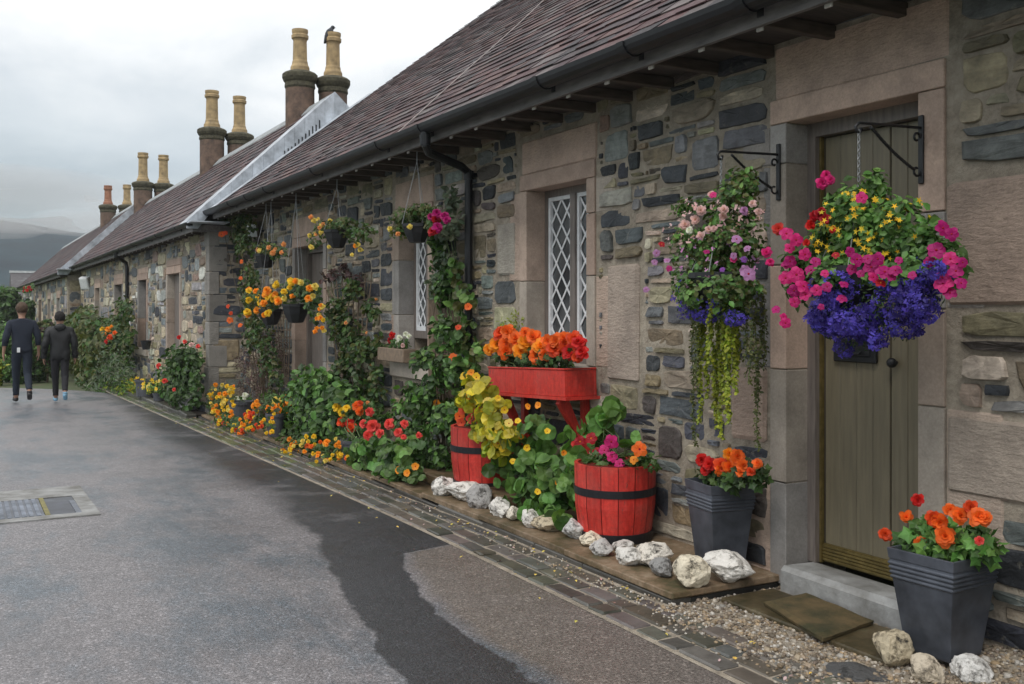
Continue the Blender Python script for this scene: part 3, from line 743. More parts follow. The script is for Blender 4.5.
def lattice(mb,x,ya,yb,za,zb,nx,nz_,w=.015,t=.006):
    """diamond lattice clipped to its rectangle"""
    W_,H_=yb-ya,zb-za; cw,ch=W_/nx,H_/nz_
    for s in (1,-1):
        for k in range(-nz_-1,nx+nz_+2):
            # line in cell units u = k + s*v
            pts=[]
            for v in (0,nz_): pts.append((k+s*v,v))
            (u0,v0),(u1,v1)=pts
            # clip to 0..nx
            def cl(u0,v0,u1,v1):
                t0,t1=0,1; du=u1-u0
                for lo,hi in ((0,nx),):
                    if du==0: return None
                    a,b=(lo-u0)/du,(hi-u0)/du
                    if a>b:a,b=b,a
                    t0,t1=max(t0,a),min(t1,b)
                return None if t0>=t1-1e-6 else (u0+du*t0,v0+(v1-v0)*t0,u0+du*t1,v0+(v1-v0)*t1)
            c=cl(u0,v0,u1,v1)
            if not c: continue
            a=Vector((x-(.002 if s>0 else 0),ya+c[0]*cw,za+c[1]*ch)); b=Vector((x-(.002 if s>0 else 0),ya+c[2]*cw,za+c[3]*ch)); d=(b-a).normalized(); nn=Vector((0,-d.z,d.y))*w/2
            V=[]
            for xx in (-t,0):
                for q in (a-nn,a+nn,b-nn,b+nn): V.append((q.x+xx,q.y,q.z))
            mb.add(V,BOXF)
def window(parent,X,ya,yb,za,zb,nsh=2,lat=(2,7)):
    root=empty('window',(X+.17,(ya+yb)/2,za)); root.parent=parent; root.location=root.location-parent.location
    bpy.context.view_layer.update()
    mb=MB(); fx0,fx1=X+.145,X+.20
    box(mb,fx0,fx1,ya-.02,ya+.045,za,zb); box(mb,fx0,fx1,yb-.045,yb+.02,za,zb); box(mb,fx0+.001,fx1,ya-.02,yb+.02,zb-.05,zb+.02); box(mb,fx0-.001,fx1,ya-.02,yb+.02,za-.02,za+.05)
    mid=(ya+yb)/2; box(mb,fx0-.012,fx1,mid-.032,mid+.032,za+.051,zb-.051)
    mb.build('window_frame',M['framepaint'],root)
    for (a,b) in ((ya+.046,mid-.034),(mid+.034,yb-.046)):
        m2=MB(); w=.028
        box(m2,fx0+.006,fx1-.005,a,a+w,za+.052,zb-.052); box(m2,fx0+.006,fx1-.005,b-w,b,za+.052,zb-.052); box(m2,fx0+.007,fx1-.005,a,b,za+.052,za+.052+w*1.5); box(m2,fx0+.007,fx1-.005,a,b,zb-.052-w,zb-.052)
        lattice(m2,fx0+.026,a+w*.5,b-w*.5,za+.07,zb-.07,lat[0],lat[1])
        m2.build('lattice',M['white'],root)
        m3=MB(); box(m3,fx0+.030,fx0+.036,a+.01,b-.01,za+.06,zb-.06); m3.build('pane',M['glass'],root)
    return root
def plain_window(parent,X,ya,yb,za,zb,leaf=False):
    root=empty('window',(X+.14,(ya+yb)/2,za)); root.parent=parent; root.location=root.location-parent.location
    bpy.context.view_layer.update(); mb=MB()
    fx0=X+.13
    for q in ((ya-.01,ya+.06,za,zb),(yb-.06,yb+.01,za,zb)): box(mb,fx0,fx0+.05,*q)
    mid=(ya+yb)/2
    box(mb,fx0+.001,fx0+.05,ya+.05,yb-.05,zb-.06,zb+.01); box(mb,fx0+.001,fx0+.05,ya+.05,yb-.05,za-.01,za+.06)
    box(mb,fx0-.001,fx0+.05,mid-.03,mid+.03,za+.06,zb-.06)
    for k in (.33,.66): box(mb,fx0+.01,fx0+.04,ya+.061,yb-.061,za+(zb-za)*k-.012,za+(zb-za)*k+.012)
    mb.build('window_frame',M['framepaint'],root)
    m3=MB(); box(m3,fx0+.02,fx0+.026,ya,yb,za,zb); m3.build('pane',M['glass'],root)
def slates(mb,y0,y1,xe,ze,pitch,length,w=.21,e=.165,dirx=1,detail=True,lum=1.0):
    cp,sp=math.cos(pitch),math.sin(pitch); rows=int(length/e)
    PS=[(.092,.048,.053),(.118,.062,.063),(.070,.040,.047),(.088,.066,.072),(.046,.038,.045),(.145,.085,.080),(.15,.125,.125)]
    for r in range(rows+1):
        y=y0-random.uniform(0,w)
        d0=r*e-.02; wrow=w
        while y<y1:
            ww=wrow*random.uniform(.8,1.25); ya,yb=max(y,y0),min(y+ww-.006,y1)
            if yb-ya>.02:
                l=min(e+.07,length-d0+.02); tl=random.uniform(-.010,.010); lift=.014+random.uniform(0,.009); sl=random.uniform(-.004,.004)
                V=[]
                for (yy,k) in ((ya,0),(yb,1)):
                    for (dd,h) in ((d0+tl+sl*k,lift),(d0+l,.004)):
                        for th in (-.008,0):
                            hh=h+th; V.append((xe+dirx*(dd*cp-hh*sp),yy,ze+dd*sp+hh*cp))
                c=random.choice(PS); f=random.uniform(.75,1.25)*lum*.62; mb.add(V,BOXF,tuple(q*f for q in c))
            y+=ww
def roof(parent,y0,y1,xe,ze,pitch,xr,both=True,detail=True,w=.21,e=.15,lum=1.15,ridge=True):
    L_=(xr-xe)/math.cos(pitch); mb=MB(); slates(mb,y0,y1,xe,ze,pitch,L_,w,e,lum=lum)
    zr=ze+(xr-xe)*math.tan(pitch); th=.05
    # deck below the slates, rear slope, one closed prism each
    V=[]
    for y in (y0+.01,y1-.01): V+=[(xe+.04,y,ze+.028),(xr,y,zr-.006),(2*xr-xe,y,ze-.004),(2*xr-xe,y,ze-.004-th),(xr,y,zr-th-.012),(xe+.04,y,ze+.028-th)]
    mb.add(V,[(0,1,7,6),(1,2,8,7),(2,3,9,8),(3,4,10,9),(4,5,11,10),(5,0,6,11),(0,5,4,1),(1,4,3,2),(6,7,10,11),(7,8,9,10)],(.08,.065,.066))
    if ridge:
        y=y0
        while y<y1-.05:
            l=min(.45,y1-y); yb=y+l-.008; h=.03
            V=[]
            for yy in (y,yb): V+=[(xr-.14,yy,zr-.14*math.tan(pitch)+.035),(xr,yy,zr+.06),(xr+.14,yy,zr-.14*math.tan(pitch)+.035),(xr+.14,yy,zr-.14*math.tan(pitch)+.01),(xr-.14,yy,zr-.14*math.tan(pitch)+.01)]
            mb.add(V,[(0,1,6,5),(1,2,7,6),(2,3,8,7),(4,0,5,9),(3,4,9,8),(0,4,3,2,1),(5,6,7,8,9)],(.3,.32,.33)); y+=l
    return mb.build('roof',M['slate'],parent),zr
def gutter(parent,X,Zt,y0,y1,rad=.055,droop=0.0):
    mb=MB(); n=9; V=[]
    for y in (y0,y1):
        for r_ in (rad,rad-.006):
            for k in range(n): a=math.pi+math.pi*k/(n-1); V.append((X+r_*math.cos(a),y,Zt+r_*math.sin(a)))
    Fc=[]
    for k in range(n-1): Fc+=[(k,k+1,2*n+k+1,2*n+k),(n+k+1,n+k,3*n+k,3*n+k+1),(k+1,k,n+k,n+k+1),(2*n+k,2*n+k+1,3*n+k+1,3*n+k)]
    Fc+=[(0,n,3*n,2*n),(n-1,3*n-1,4*n-1,2*n-1)]
    mb.add(V,Fc)
    box(mb,X-rad,X+rad,y0-.004,y0,Zt-rad*.9,Zt); box(mb,X-rad,X+rad,y1,y1+.004,Zt-rad*.9,Zt)
    y=y0+.9
    while y<y1:      # joint collars and brackets
        m=11; V=[]
        for yy in (y-.03,y+.03):
            for k in range(m): a=math.pi+math.pi*k/(m-1); V.append((X+(rad+.008)*math.cos(a),yy,Zt+(rad+.008)*math.sin(a)))
        mb.add(V,[(k,k+1,m+k+1,m+k) for k in range(m-1)]+[tuple(range(m)),tuple(range(2*m-1,m-1,-1))]); box(mb,X+rad,X+rad+.03,y-.02,y+.02,Zt-.08,Zt+.004); y+=random.choice([.92,1.83])
    return mb.build('gutter',M['ironpaint'],parent)
def eaves(parent,xf,zf,y0,y1,wallx,pitch,step=.42,fh=.105,start=None,first=None):
    mb=MB(); box(mb,xf,xf+.026,y0,y1,zf,zf+fh); mb.build('fascia',M['fascia'],parent)
    mb=MB(); cp,sp=math.cos(pitch),math.sin(pitch)
    # soffit boards on top of the rafters
    V=[]
    for y in (y0+.01,y1-.01):
        for (x,dz) in ((xf+.03,0),(wallx+.35,(wallx+.35-xf)*math.tan(pitch)*.0)): V+=[(x,y,zf+fh-.012+dz),(x,y,zf+fh+.010+dz)]
    V=[]
    for y in (y0+.01,y1-.01): V+=[(xf+.028,y,zf+fh-.03),(xf+.028,y,zf+fh-.012),(wallx+.1,y,zf+fh-.012),(wallx+.1,y,zf+fh-.03)]
    mb.add(V,[(0,1,2,3),(4,7,6,5),(0,4,5,1),(1,5,6,2),(2,6,7,3),(3,7,4,0)]); mb.build('soffit',M['rafter'],parent)
    y=start if start is not None else y0+.2
    while y<y1-.1:
        m=MB(); V=[]
        z0=zf-.012
        cbox(m,xf+.04,wallx+.05,y-.026,y+.026,z0+.018,z0+.08,.004,(1.5,1.4,1.3),0); cbox(m,xf+.027,xf+.0395,y-.022,y+.022,z0-.004,z0+.045,.003,(.9,.9,.9),1)
        m.build('rafter',[M['rafter'],M['rafterend']],parent); y+=step
def chimney(parent,x,y,zb,zband,ztop,potc,d=.26,pd=.135,seed=0):
    root=empty('chimney',(x,y,zb)); root.parent=parent; root.location=root.location-parent.location
    bpy.context.view_layer.update()
    mb=MB(); j=random.uniform(-.01,.01)
    lathe(mb,[(d*.9,0),(d*.9,zband-zb-.30)],(x,y,zb),28,mat=0)
    lathe(mb,[(d*.9,zband-zb-.301),(d*.96,zband-zb-.27),(d*.93,zband-zb-.2),(d*1.02,zband-zb-.17),(d*1.10,zband-zb-.12),(d*1.10,zband-zb-.06),(d*.98,zband-zb-.03),(d*.72,zband-zb)],(x,y,zb),28,mat=1)
    mb.build('stack',[M['chimstone'],M['moss']],root,smooth=False)
    h=ztop-zband; mb=MB(); r=pd*.86
    lathe(mb,[(r*1.35,-.02),(r*1.32,.07),(r*1.12,.12),(r*1.08,.16),(r,.19),(r*.94,h-.20),(r*1.0,h-.17),(r*1.18,h-.15),(r*1.2,h-.10),(r*1.05,h-.08),(r*1.13,h-.04),(r*1.13,h),(r*.85,h),(r*.8,h-.1)],(x,y,zband),24)
    o=mb.build('chimney_pot',M[potc],root,smooth=False); return root

# =========================== near cottage
c1=empty('stone_cottage',(WX,7,0),'nearest long stone cottage with purple slate roof, taupe doors and lattice windows','house','stone cottages in the terrace')
D1a,D1b=SY(920,WX),SY(788,WX)       # door opening 3.0..3.8
ZD=2.395
W1a,W1b=SY(588,WX),SY(528,WX)
W2a,W2b=SY(429,WX),SY(400,WX)
D2a,D2b=SY(324,WX),SY(296,WX)
W1z=(1.05,2.32); W2z=(.93,2.28); D2z=(-.02,2.20)
opens=[(D1a,D1b,-.4,ZD),(W1a,W1b,*W1z),(W2a,W2b,*W2z),(D2a,D2b,-.4,D2z[1])]
Y0,Y1=-2.0,15.2
mb=MB(); backing(mb,WX,.42,Y0,Y1,-.5,2.95,[(a-.005,b+.005,c-.005,d+.005) for a,b,c,d in opens])
pad=lambda a,b,c,d,l,r,t,s:(a-r,b+l,c-s,d+t)
holes=[pad(*opens[0],.125,.15,.40,0),pad(*opens[1],.135,.11,.39,.16),pad(*opens[2],.15,.12,.39,.16),pad(*opens[3],.13,.12,.39,0)]
DB=((2.28,2.86,1.46,1.98,(.33,.25,.20)),(2.28,2.86,.66,.99,(.34,.285,.235)),(5.10,5.44,.98,1.72,(.39,.32,.265)),(3.97,4.24,.74,1.12,(.43,.32,.255)),(6.70,6.98,1.7,2.1,(.37,.34,.29)))
holes+= [(a-.03,b+.03,c-.02,d+.02) for a,b,c,d,_ in DB]
mpW=lambda u,w,d:(WX-d,u,w)
rubble(mb,mpW,1.2,2.865,-.05,2.94,[(3,4,0,3)]+[(a,b+(.03 if b<2.9 else 0),c,d) for a,b,c,d in holes[4:]],.0595,8,3,base=lambda y:gz(y)-.02,lum=.8,proud=.020)
rubble(mb,mpW,2.9,9.2,-.05,2.94,holes,.042,15,5,base=lambda y:gz(y)-.02)
rubble(mb,mpW,9.2,15.2,-.3,2.94,holes,.050,9,4,base=lambda y:gz(y)-.02)
# gable ends and back wall
zt=2.95; pitch1=R(38.1); XR1=8.6
for yy in (Y0,Y1-.3):
    V=[]
    for y in (yy,yy+.3): V+=[(WX+.42,y,-.6),(WX+.42,y,zt),(XR1,y,zt+(XR1-WX-.42)*math.tan(pitch1)),(2*XR1-WX-.2,y,zt),(2*XR1-WX-.2,y,-.6)]
    mb.add(V,[(0,1,2,3,4),(9,8,7,6,5),(0,5,6,1),(1,6,7,2),(2,7,8,3),(3,8,9,4)])
box(mb,2*XR1-WX-.6,2*XR1-WX-.2,Y0+.301,Y1-.301,-.6,zt)
mb.build('wall',[M['mortar'],M['rubble']],c1)
surround(c1,'door_surround',WX,D1a,D1b,.02,ZD,.115,.135,False,.125,.27,1)
surround(c1,'window_surround',WX,W1a,W1b,*W1z,.105,.10,True,.12,.25,0)
surround(c1,'window_surround',WX,W2a,W2b,*W2z,.13,.10,True,.12,.25,1)
surround(c1,'door_surround',WX,D2a,D2b,-.14,D2z[1],.12,.11,False,.12,.25,1)
# tooled blocks right of the door seen in the photo
for (a,b,c,d,t) in DB:
    mb=MB(); cbox(mb,WX-.020,WX+.05,a,b,c,d,.016,t,1,.004); mb.build('dressed_block',[M['sand'],M['tool']],c1)
# step
mb=MB(); cbox(mb,WX-.085,WX+.16,D1a-.10,D1b-.012,-.02,.135,.022,(1,1,1),0,.005); mb.build('doorstep',M['concrete'],c1)
mb=MB(); cbox(mb,WX-.06,WX+.16,D2a,D2b-.01,-.3,-.02,.012,(.8,.8,.8),0,.002); mb.build('doorstep',M['concrete'],c1)
def door(X,ya,yb,za,zb,detail=True,col='doorpaint'):
    mb=MB(); fx=X+.135; fw=.055
    box(mb,fx,fx+.09,yb-fw,yb+.02,za,zb); box(mb,fx,fx+.09,ya-.02,ya+fw*.5,za,zb); box(mb,fx+.001,fx+.09,ya+fw*.5,yb-fw,zb-.07,zb+.02)
    mb.build('door_frame',M['framepaint'],c1)
    if detail:
        mb=MB(); box(mb,fx+.028,fx+.05,yb-fw-.013,yb-fw-.0005,za,zb-.07); mb.build('draught_strip',M['brass'],c1)
    root=empty('door',(fx+.05,(ya+yb)/2,za)); root.parent=c1; root.location=root.location-c1.location; bpy.context.view_layer.update()
    mb=MB(); y0,y1=ya+fw*.5+.002,yb-fw-.014; n=7; split=y0+(y1-y0)*.415
    for (a,b,k) in ((y0,split-.004,3),(split+.004,y1,4)):
        w=(b-a)/k
        for i in range(k): cbox(mb,fx+.055,fx+.09,a+i*w+.0005,a+(i+1)*w-.0005,za+.01,zb-.075,.0035,(1,1,1))
    box(mb,fx+.088,fx+.10,y0,y1,za,zb-.08,(.25,.25,.25)); mb.build('planks',M[col],root)
    if detail:
        mb=MB()
        for k in range(5): tube(mb,[(fx+.045,y0+.003,za+.02+k*.017),(fx+.045,y1,za+.02+k*.017)],.0095,6)
        box(mb,fx+.044,fx+.054,y0+.003,y1,za+.008,za+.10); mb.build('weather_bar',M['brass'],root)
        mb=MB(); cbox(mb,fx+.03,fx+.0545,split+.07,split+.34,1.175,1.29,.006); cbox(mb,fx+.024,fx+.0298,split+.10,split+.31,1.205,1.26,.004); tube(mb,[(fx+.02,split+.15,1.23),(fx+.008,split+.15,1.22),(fx+.008,split+.26,1.22),(fx+.02,split+.26,1.23)],.005,6); mb.build('letter_box',M['wroughtiron'],root)
        mb=MB(); V,Fc=ICO2; mb.add(V*.024+np.array([fx+.022,split-.035,1.185]),Fc); tube(mb,[(fx+.055,split-.035,1.185),(fx+.025,split-.035,1.185)],.010,8); lathe(mb,[(.0,0)],seg=3) if 0 else None
        mb.build('door_knob',M['wroughtiron'],root,smooth=True)
door(WX,D1a,D1b,.136,ZD); door(WX,D2a,D2b,-.01,D2z[1],False,'framepaint')
window(c1,WX,W1a,W1b,*W1z,lat=(2,6)); window(c1,WX,W2a,W2b,1.17,W2z[1],lat=(2,6))
# roof
XE=3.13
rf,_=roof(c1,Y0,15.1,XE,2.835,pitch1,XR1)
eaves(c1,3.205,2.745,Y0,15.05,WX,pitch1,.42,.10,start=3.52-.42*12)
gutter(c1,3.132,2.862,Y0,15.12,.068)
mb=MB(); tube(mb,[(3.12,7.1,2.80),(3.12,7.1,2.70),(3.17,7.15,2.655),(3.55,7.36,2.60),(3.635,7.4,2.56),(3.64,7.4,2.48),(3.64,7.4,-.03),(3.60,7.4,-.10)],.034,12)
for z in (2.50,1.5,.5): lathe(mb,[(.043,0),(.043,.07)],(3.64,7.4,z),14); box(mb,3.66,3.70,7.34,7.46,z+.02,z+.05)
lathe(mb,[(.04,0),(.045,.08)],(3.12,7.1,2.70),14)
mb.build('downpipe',M['ironpaint'],c1,smooth=False)
# cable lying over the slates
mb=MB(); q=[]
def on1(px,py):
    rx,ry=ray(px); up=-(py-HOR)/F; t=math.tan(pitch1); Z=(2.835+.035-XE*t-EYE)/(up-rx*t); return Vector((rx*Z,ry*Z,EYE+up*Z))
for a in ((394,136),(440,94),(470,67),(515,27),(548,-4)): q.append(on1(*a))
tube(mb,q,.006,5); mb.build('cable',M['cord'],c1)
# lead gutter strip and step flashing beside the higher roof are part of cottage 2

# =========================== second cottage
X2=3.19; pitch2=R(43.3); XE2=2.86; XR2=5.09; ZE2=2.665
c2=empty('stone_cottage',(X2,24,-.3),'second stone cottage along the terrace with lead covered gable and two pairs of chimneys','house','stone cottages in the terrace')
JY=15.2; JY3=34.0
d2=(SY(180,X2),SY(168,X2),-.3,2.03); w2=(SY(147,X2),SY(139,X2),.62,2.0); w3=(SY(122.5,X2),SY(115,X2),.4,1.98); w4=(SY(100,X2),SY(95.5,X2),.4,1.97)
w2=(w2[0],max(w2[0]+.75,w2[1]),*w2[2:]); 
ops=[d2,w2,w3,w4]
mb=MB(); backing(mb,X2,.40,JY,JY3,-1.2,2.62,[(a-.004,b+.004,c-.004,d+.004) for a,b,c,d in ops])
hl=[(a-.13,b+.14,c-.15,d+.25) for a,b,c,d in ops]
rubble(mb,lambda u,w,d:(X2-d,u,w),JY+.26,27,-.55,2.6,hl,.075,6,3,base=lambda y:gz(y)-.02,N=10,lum=1.35)
rubble(mb,lambda u,w,d:(X2-d,u,w),27,JY3,-.7,2.6,hl,.12,5,2,N=8,lum=1.35)
# end wall towards the camera and gable
zt2=2.62
V=[]
for y in (JY+.002,JY+.30): V+=[(X2+.39,y,-1),(X2+.39,y,zt2),(XR2,y,ZE2+(XR2-XE2)*math.tan(pitch2)-.09),(2*XR2-X2,y,zt2),(2*XR2-X2,y,-1)]
mb.add(V,[(0,1,2,3,4),(9,8,7,6,5),(0,5,6,1),(1,6,7,2),(2,7,8,3),(3,8,9,4)])
rubble(mb,lambda u,w,d:(u,JY-d,w),X2+.02,WX+.02,-.3,1.5,[],.085,5,4,N=10,proud=.01,lum=1.2)
rubble(mb,lambda u,w,d:(u,JY-d,w),X2+.02,WX+.02,1.5,2.6,[],.05,6,3,N=10,proud=.008,lum=1.4)
box(mb,2*XR2-X2-.4,2*XR2-X2,JY+.31,JY3-.31,-1,zt2)
mb.build('wall',[M['mortar'],M['rubble']],c2)
mb=MB(); z=-.25; k=0      # quoins
while z<2.58:
    h=random.uniform(.28,.42); h=min(h,2.6-z); w=.26 if k%2 else .14; c=stint((.24,.225,.205))
    cbox(mb,X2-.012,X2+(.40-w),JY-.012,JY+w+.06,z+.004,z+h-.004,.008,c,k%2,.002); z+=h;k+=1
mb.build('quoins',[M['sand'],M['tool']],c2)
for o in ops: surround(c2,'door_surround' if o is d2 else 'window_surround',X2,*o,.13,.12,o is not d2,.13,.12,1,dirn=1)
for o in ops[1:]: plain_window(c2,X2,*o)
mb=MB(); box(mb,X2+.13,X2+.17,d2[0]-.01,d2[1]+.01,d2[2],d2[3]); 
for k in range(5): cbox(mb,X2+.105,X2+.1295,d2[0]+.03+k*(d2[1]-d2[0]-.06)/5,d2[0]+.025+(k+1)*(d2[1]-d2[0]-.06)/5,d2[2],d2[3]-.02,.004)
mb.build('door',M['framepaint'],c2)
roof(c2,JY-.08,JY3,XE2,ZE2,pitch2,XR2,w=.26,e=.20)
eaves(c2,XE2+.07,2.56,JY-.05,JY3+.05,X2,pitch2,.50,.10)
gutter(c2,XE2+.01,2.685,JY-.12,JY3+.1,.052)
# boxed return of the eave at the corner
mb=MB(); box(mb,XE2+.07,WX-.02,JY-.085,JY-.055,2.56,2.66); box(mb,XE2+.098,WX-.02,JY-.054,JY+.001,2.62,2.64); mb.build('fascia',M['fascia'],c2)
# lead covered verge standing above the nearer roof, stepped flashing down its foot
tp=math.tan(pitch2); t1=math.tan(pitch1)
mb=MB(); yv=JY-.10
def lead_sheet(y0,y1):
    n=14
    for i in range(n):
        xa=XE2-.02+(XR2-XE2+.02)*i/n; xb=XE2-.02+(XR2-XE2+.02)*(i+1)/n
        za=ZE2+(xa-XE2)*tp+.06; zb=ZE2+(xb-XE2)*tp+.06
        la=2.60 if xa<XE-.0 else 2.835+(xa-XE)*t1-.05; lb=2.60 if xb<XE-.0 else 2.835+(xb-XE)*t1-.05
        la=min(la,za-.03); lb=min(lb,zb-.03); g=random.uniform(.92,1.08)
        V=[(xa,y0,la),(xb-.003,y0,lb),(xb-.003,y0,zb),(xa,y0,za),(xa,y1,la),(xb-.003,y1,lb),(xb-.003,y1,zb),(xa,y1,za)]
        mb.add(V,[(0,1,2,3),(7,6,5,4),(0,4,5,1),(1,5,6,2),(2,6,7,3),(3,7,4,0)],(g,g,g))
        # rear slope
        xa2,xb2=2*XR2-xb,2*XR2-xa
        if xb2<XR2+1.2:
            V=[(xa2,y0,2.835+(xa2-XE)*t1-.05),(xb2,y0,2.835+(xb2-XE)*t1-.05 if 2.835+(xb2-XE)*t1-.05<za else za-.02),(xb2,y0,za),(xa2,y0,zb)]; V+= [(x,y1,z) for x,_,z in V]
            mb.add(V,[(0,1,2,3),(7,6,5,4),(0,4,5,1),(1,5,6,2),(2,6,7,3),(3,7,4,0)],(g,g,g))
lead_sheet(yv-.012,yv+.014)
n=26
for i in range(n):     # flat lead apron over the verge of the nearer roof
    xa=XE-.05+(XR2+.6-XE)*i/n; xb=XE-.05+(XR2+.6-XE)*(i+1)/n-.004
    za=2.835+(xa-XE)*t1+.036; zb=2.835+(xb-XE)*t1+.036
    V=[(xa,yv-.24,za),(xb,yv-.24,zb),(xb,yv-.013,zb+.012),(xa,yv-.013,za+.012),(xa,yv-.24,za-.008),(xb,yv-.24,zb-.008),(xb,yv-.013,zb),(xa,yv-.013,za)]
    mb.add(V,[(0,1,2,3),(7,6,5,4),(0,4,5,1),(1,5,6,2),(2,6,7,3),(3,7,4,0)])
for i in range(9):      # lead dressed over the verge slates
    xa=XE2-.03+(XR2-XE2)*i/9; xb=XE2-.03+(XR2-XE2)*(i+1)/9-.004; za=ZE2+(xa-XE2)*tp+.055; zb=ZE2+(xb-XE2)*tp+.055
    V=[(xa,yv+.015,za),(xb,yv+.015,zb),(xb,yv+.52,zb),(xa,yv+.52,za)]; V+=[(x,y,z-.02) for x,y,z in V]
    mb.add(V,[(0,1,2,3),(7,6,5,4),(0,4,5,1),(1,5,6,2),(2,6,7,3),(3,7,4,0)])
box(mb,XE2-.02,XE+.25,yv-.35,yv-.013,2.672,2.690)
# lead apron at the eaves corner
V=[(XE2-.03,JY-.12,2.70),(XE+.1,JY-.12,2.70),(XE+.1,JY-.50,2.72),(XE-.10,JY-.50,2.70)]
lead=mb.build('lead_flashing',M['lead'],c2)
mb=MB()
for i in range(11):
    x=XE+1.15+i*.055; z=2.835+(x-XE)*t1+.05; hh=.04+.10*i/11; box(mb,x,x+.018,yv-.022,yv-.013,z,z+hh+random.uniform(-.02,.02))
mb.build('step_flashing',M['ironpaint'],c2)
mb=MB(); yd=SY(127,X2-.06); tube(mb,[(XE2,yd-.3,2.62),(XE2,yd-.3,2.55),(X2-.08,yd,2.42),(X2-.06,yd,2.3),(X2-.06,yd,-.5)],.04,10); mb.build('downpipe',M['ironpaint'],c2)
# chimneys: x solved from the photo, all on or by the ridge
def chx(px,y): rx,ry=ray(px); return y*rx/ry
for (px,y,top,band,pc,d,pd) in ((300,16.65,6.16,5.45,'potbuff',.27,.14),(333,16.65,6.18,5.42,'potbuff',.27,.14),(212,23.5,6.42,5.57,'potbuff',.30,.16),(239.5,23.5,6.35,5.50,'potbuff',.30,.155),(143,33.4,6.33,5.42,'potbuff',.31,.165),(163.5,33.4,6.30,5.40,'potbuff',.31,.165)):
    x=chx(px,y); Z=depth((x,y)); chimney(c2,x,y,4.0,band,top,pc,d,pd)

# =========================== third cottage
X3=2.81; XE3=2.5; ZE3=2.49; pitch3=R(44); XR3=4.9
c3=empty('stone_cottage',(X3,48,-.6),'third and farthest stone cottage of the terrace, behind the garden shrubs','house','stone cottages in the terrace')
ops=[(SY(b,X3),SY(a,X3),.3,1.75) for a,b in ((57,60),(48,50.5),(39,41.5),(71,75))]
ops=[(a,max(b,a+.8),c,d) for a,b,c,d in ops if b<62]; ops=sorted(ops)
oo=[]; last=JY3
for o in ops:
    if o[0]>last+.8 and o[1]<61: oo.append(o); last=o[1]
ops=oo
mb=MB(); backing(mb,X3,.4,JY3,62,-1.3,2.44,[(a-.004,b+.004,c-.004,d+.004) for a,b,c,d in ops])
rubble(mb,lambda u,w,d:(X3-d,u,w),JY3+.3,62,-.7,2.4,[(a-.13,b+.14,c-.15,d+.25) for a,b,c,d in ops],.14,5,2,N=8,lum=1.35)
V=[]
for y in (JY3+.002,JY3+.3): V+=[(X3+.38,y,-1),(X3+.38,y,2.44),(XR3,y,ZE3+(XR3-XE3)*math.tan(pitch3)-.09),(2*XR3-X3,y,2.44),(2*XR3-X3,y,-1)]
for y in (61.7,62.0): V+=[(X3+.38,y,-1),(X3+.38,y,2.44),(XR3,y,ZE3+(XR3-XE3)*math.tan(pitch3)-.09),(2*XR3-X3,y,2.44),(2*XR3-X3,y,-1)]
for o in (0,10): mb.add(V[o:o+10],[(0,1,2,3,4),(9,8,7,6,5),(0,5,6,1),(1,6,7,2),(2,7,8,3),(3,8,9,4)])
rubble(mb,lambda u,w,d:(u,JY3-d,w),X3+.02,X2+.02,-.7,2.4,[],.12,3,2,N=8,proud=.01,lum=1.5)
mb.build('wall',[M['mortar'],M['rubble']],c3)
for o in ops: surround(c3,'window_surround',X3,*o,.13,.12,True,.13,.12,1); plain_window(c3,X3,*o)
roof(c3,JY3-.08,62.2,XE3,ZE3,pitch3,XR3,w=.4,e=.26,lum=1.0)
eaves(c3,XE3+.07,2.385,JY3-.05,62.2,X3,pitch3,.9,.10); gutter(c3,XE3+.01,2.51,JY3-.12,62.2,.055)
mb=MB(); tp3=math.tan(pitch3)
for i in range(8):
    xa=XE3+(XR3-XE3)*i/8; xb=XE3+(XR3-XE3)*(i+1)/8-.004; za=ZE3+(xa-XE3)*tp3+.07; zb=ZE3+(xb-XE3)*tp3+.07
    la=min(za-.03,2.665+max(0,(xa-XE2))*tp-.05 if xa>XE2 else 2.45); lb=min(zb-.03,2.665+max(0,(xb-XE2))*tp-.05 if xb>XE2 else 2.45)
    V=[(xa,JY3-.13,la),(xb,JY3-.13,lb),(xb,JY3-.13,zb),(xa,JY3-.13,za)]; V+=[(x,JY3-.08,z) for x,_,z in V]
    mb.add(V,[(0,1,2,3),(7,6,5,4),(0,4,5,1),(1,5,6,2),(2,6,7,3),(3,7,4,0)])
    V=[(xa,JY3-.9,za-.02),(xb,JY3-.9,zb-.02),(xb,JY3-.14,zb),(xa,JY3-.14,za)]
box(mb,XE3-.02,XE2+.3,JY3-.5,JY3-.131,2.60,2.63)
mb.build('lead_flashing',M['lead'],c3)
for (px,y,top,band,pc) in ((108,40,5.98,5.27,'terracotta'),(127,40,6.05,5.30,'potbuff')): chimney(c3,chx(px,y),y,3.8,band,top,pc,.30,.15)

# =========================== far cross building
c4=empty('outbuilding',(5,72,-.6),'low grey gabled building with a pale ridge closing the view beyond the terrace','building')
mb=MB(); xa=.0395*71; box(mb,xa,9,71,76,-.6,2.2,(.9,.9,.9)); mb.build('wall',M['mortar'],c4)
mb=MB(); V=[(xa-.2,70.7,2.15),(9,70.7,2.15),(9,73.5,3.75),(xa-.2,73.5,3.75),(xa-.2,76.3,2.15),(9,76.3,2.15)]
mb.add(V,[(0,1,2,3),(3,2,5,4),(0,3,4),(1,5,2),(0,4,5,1)],(.09,.085,.09)); box(mb,xa-.25,9,73.35,73.65,3.70,3.84,(.5,.52,.53)); mb.build('roof',M['slate'],c4)

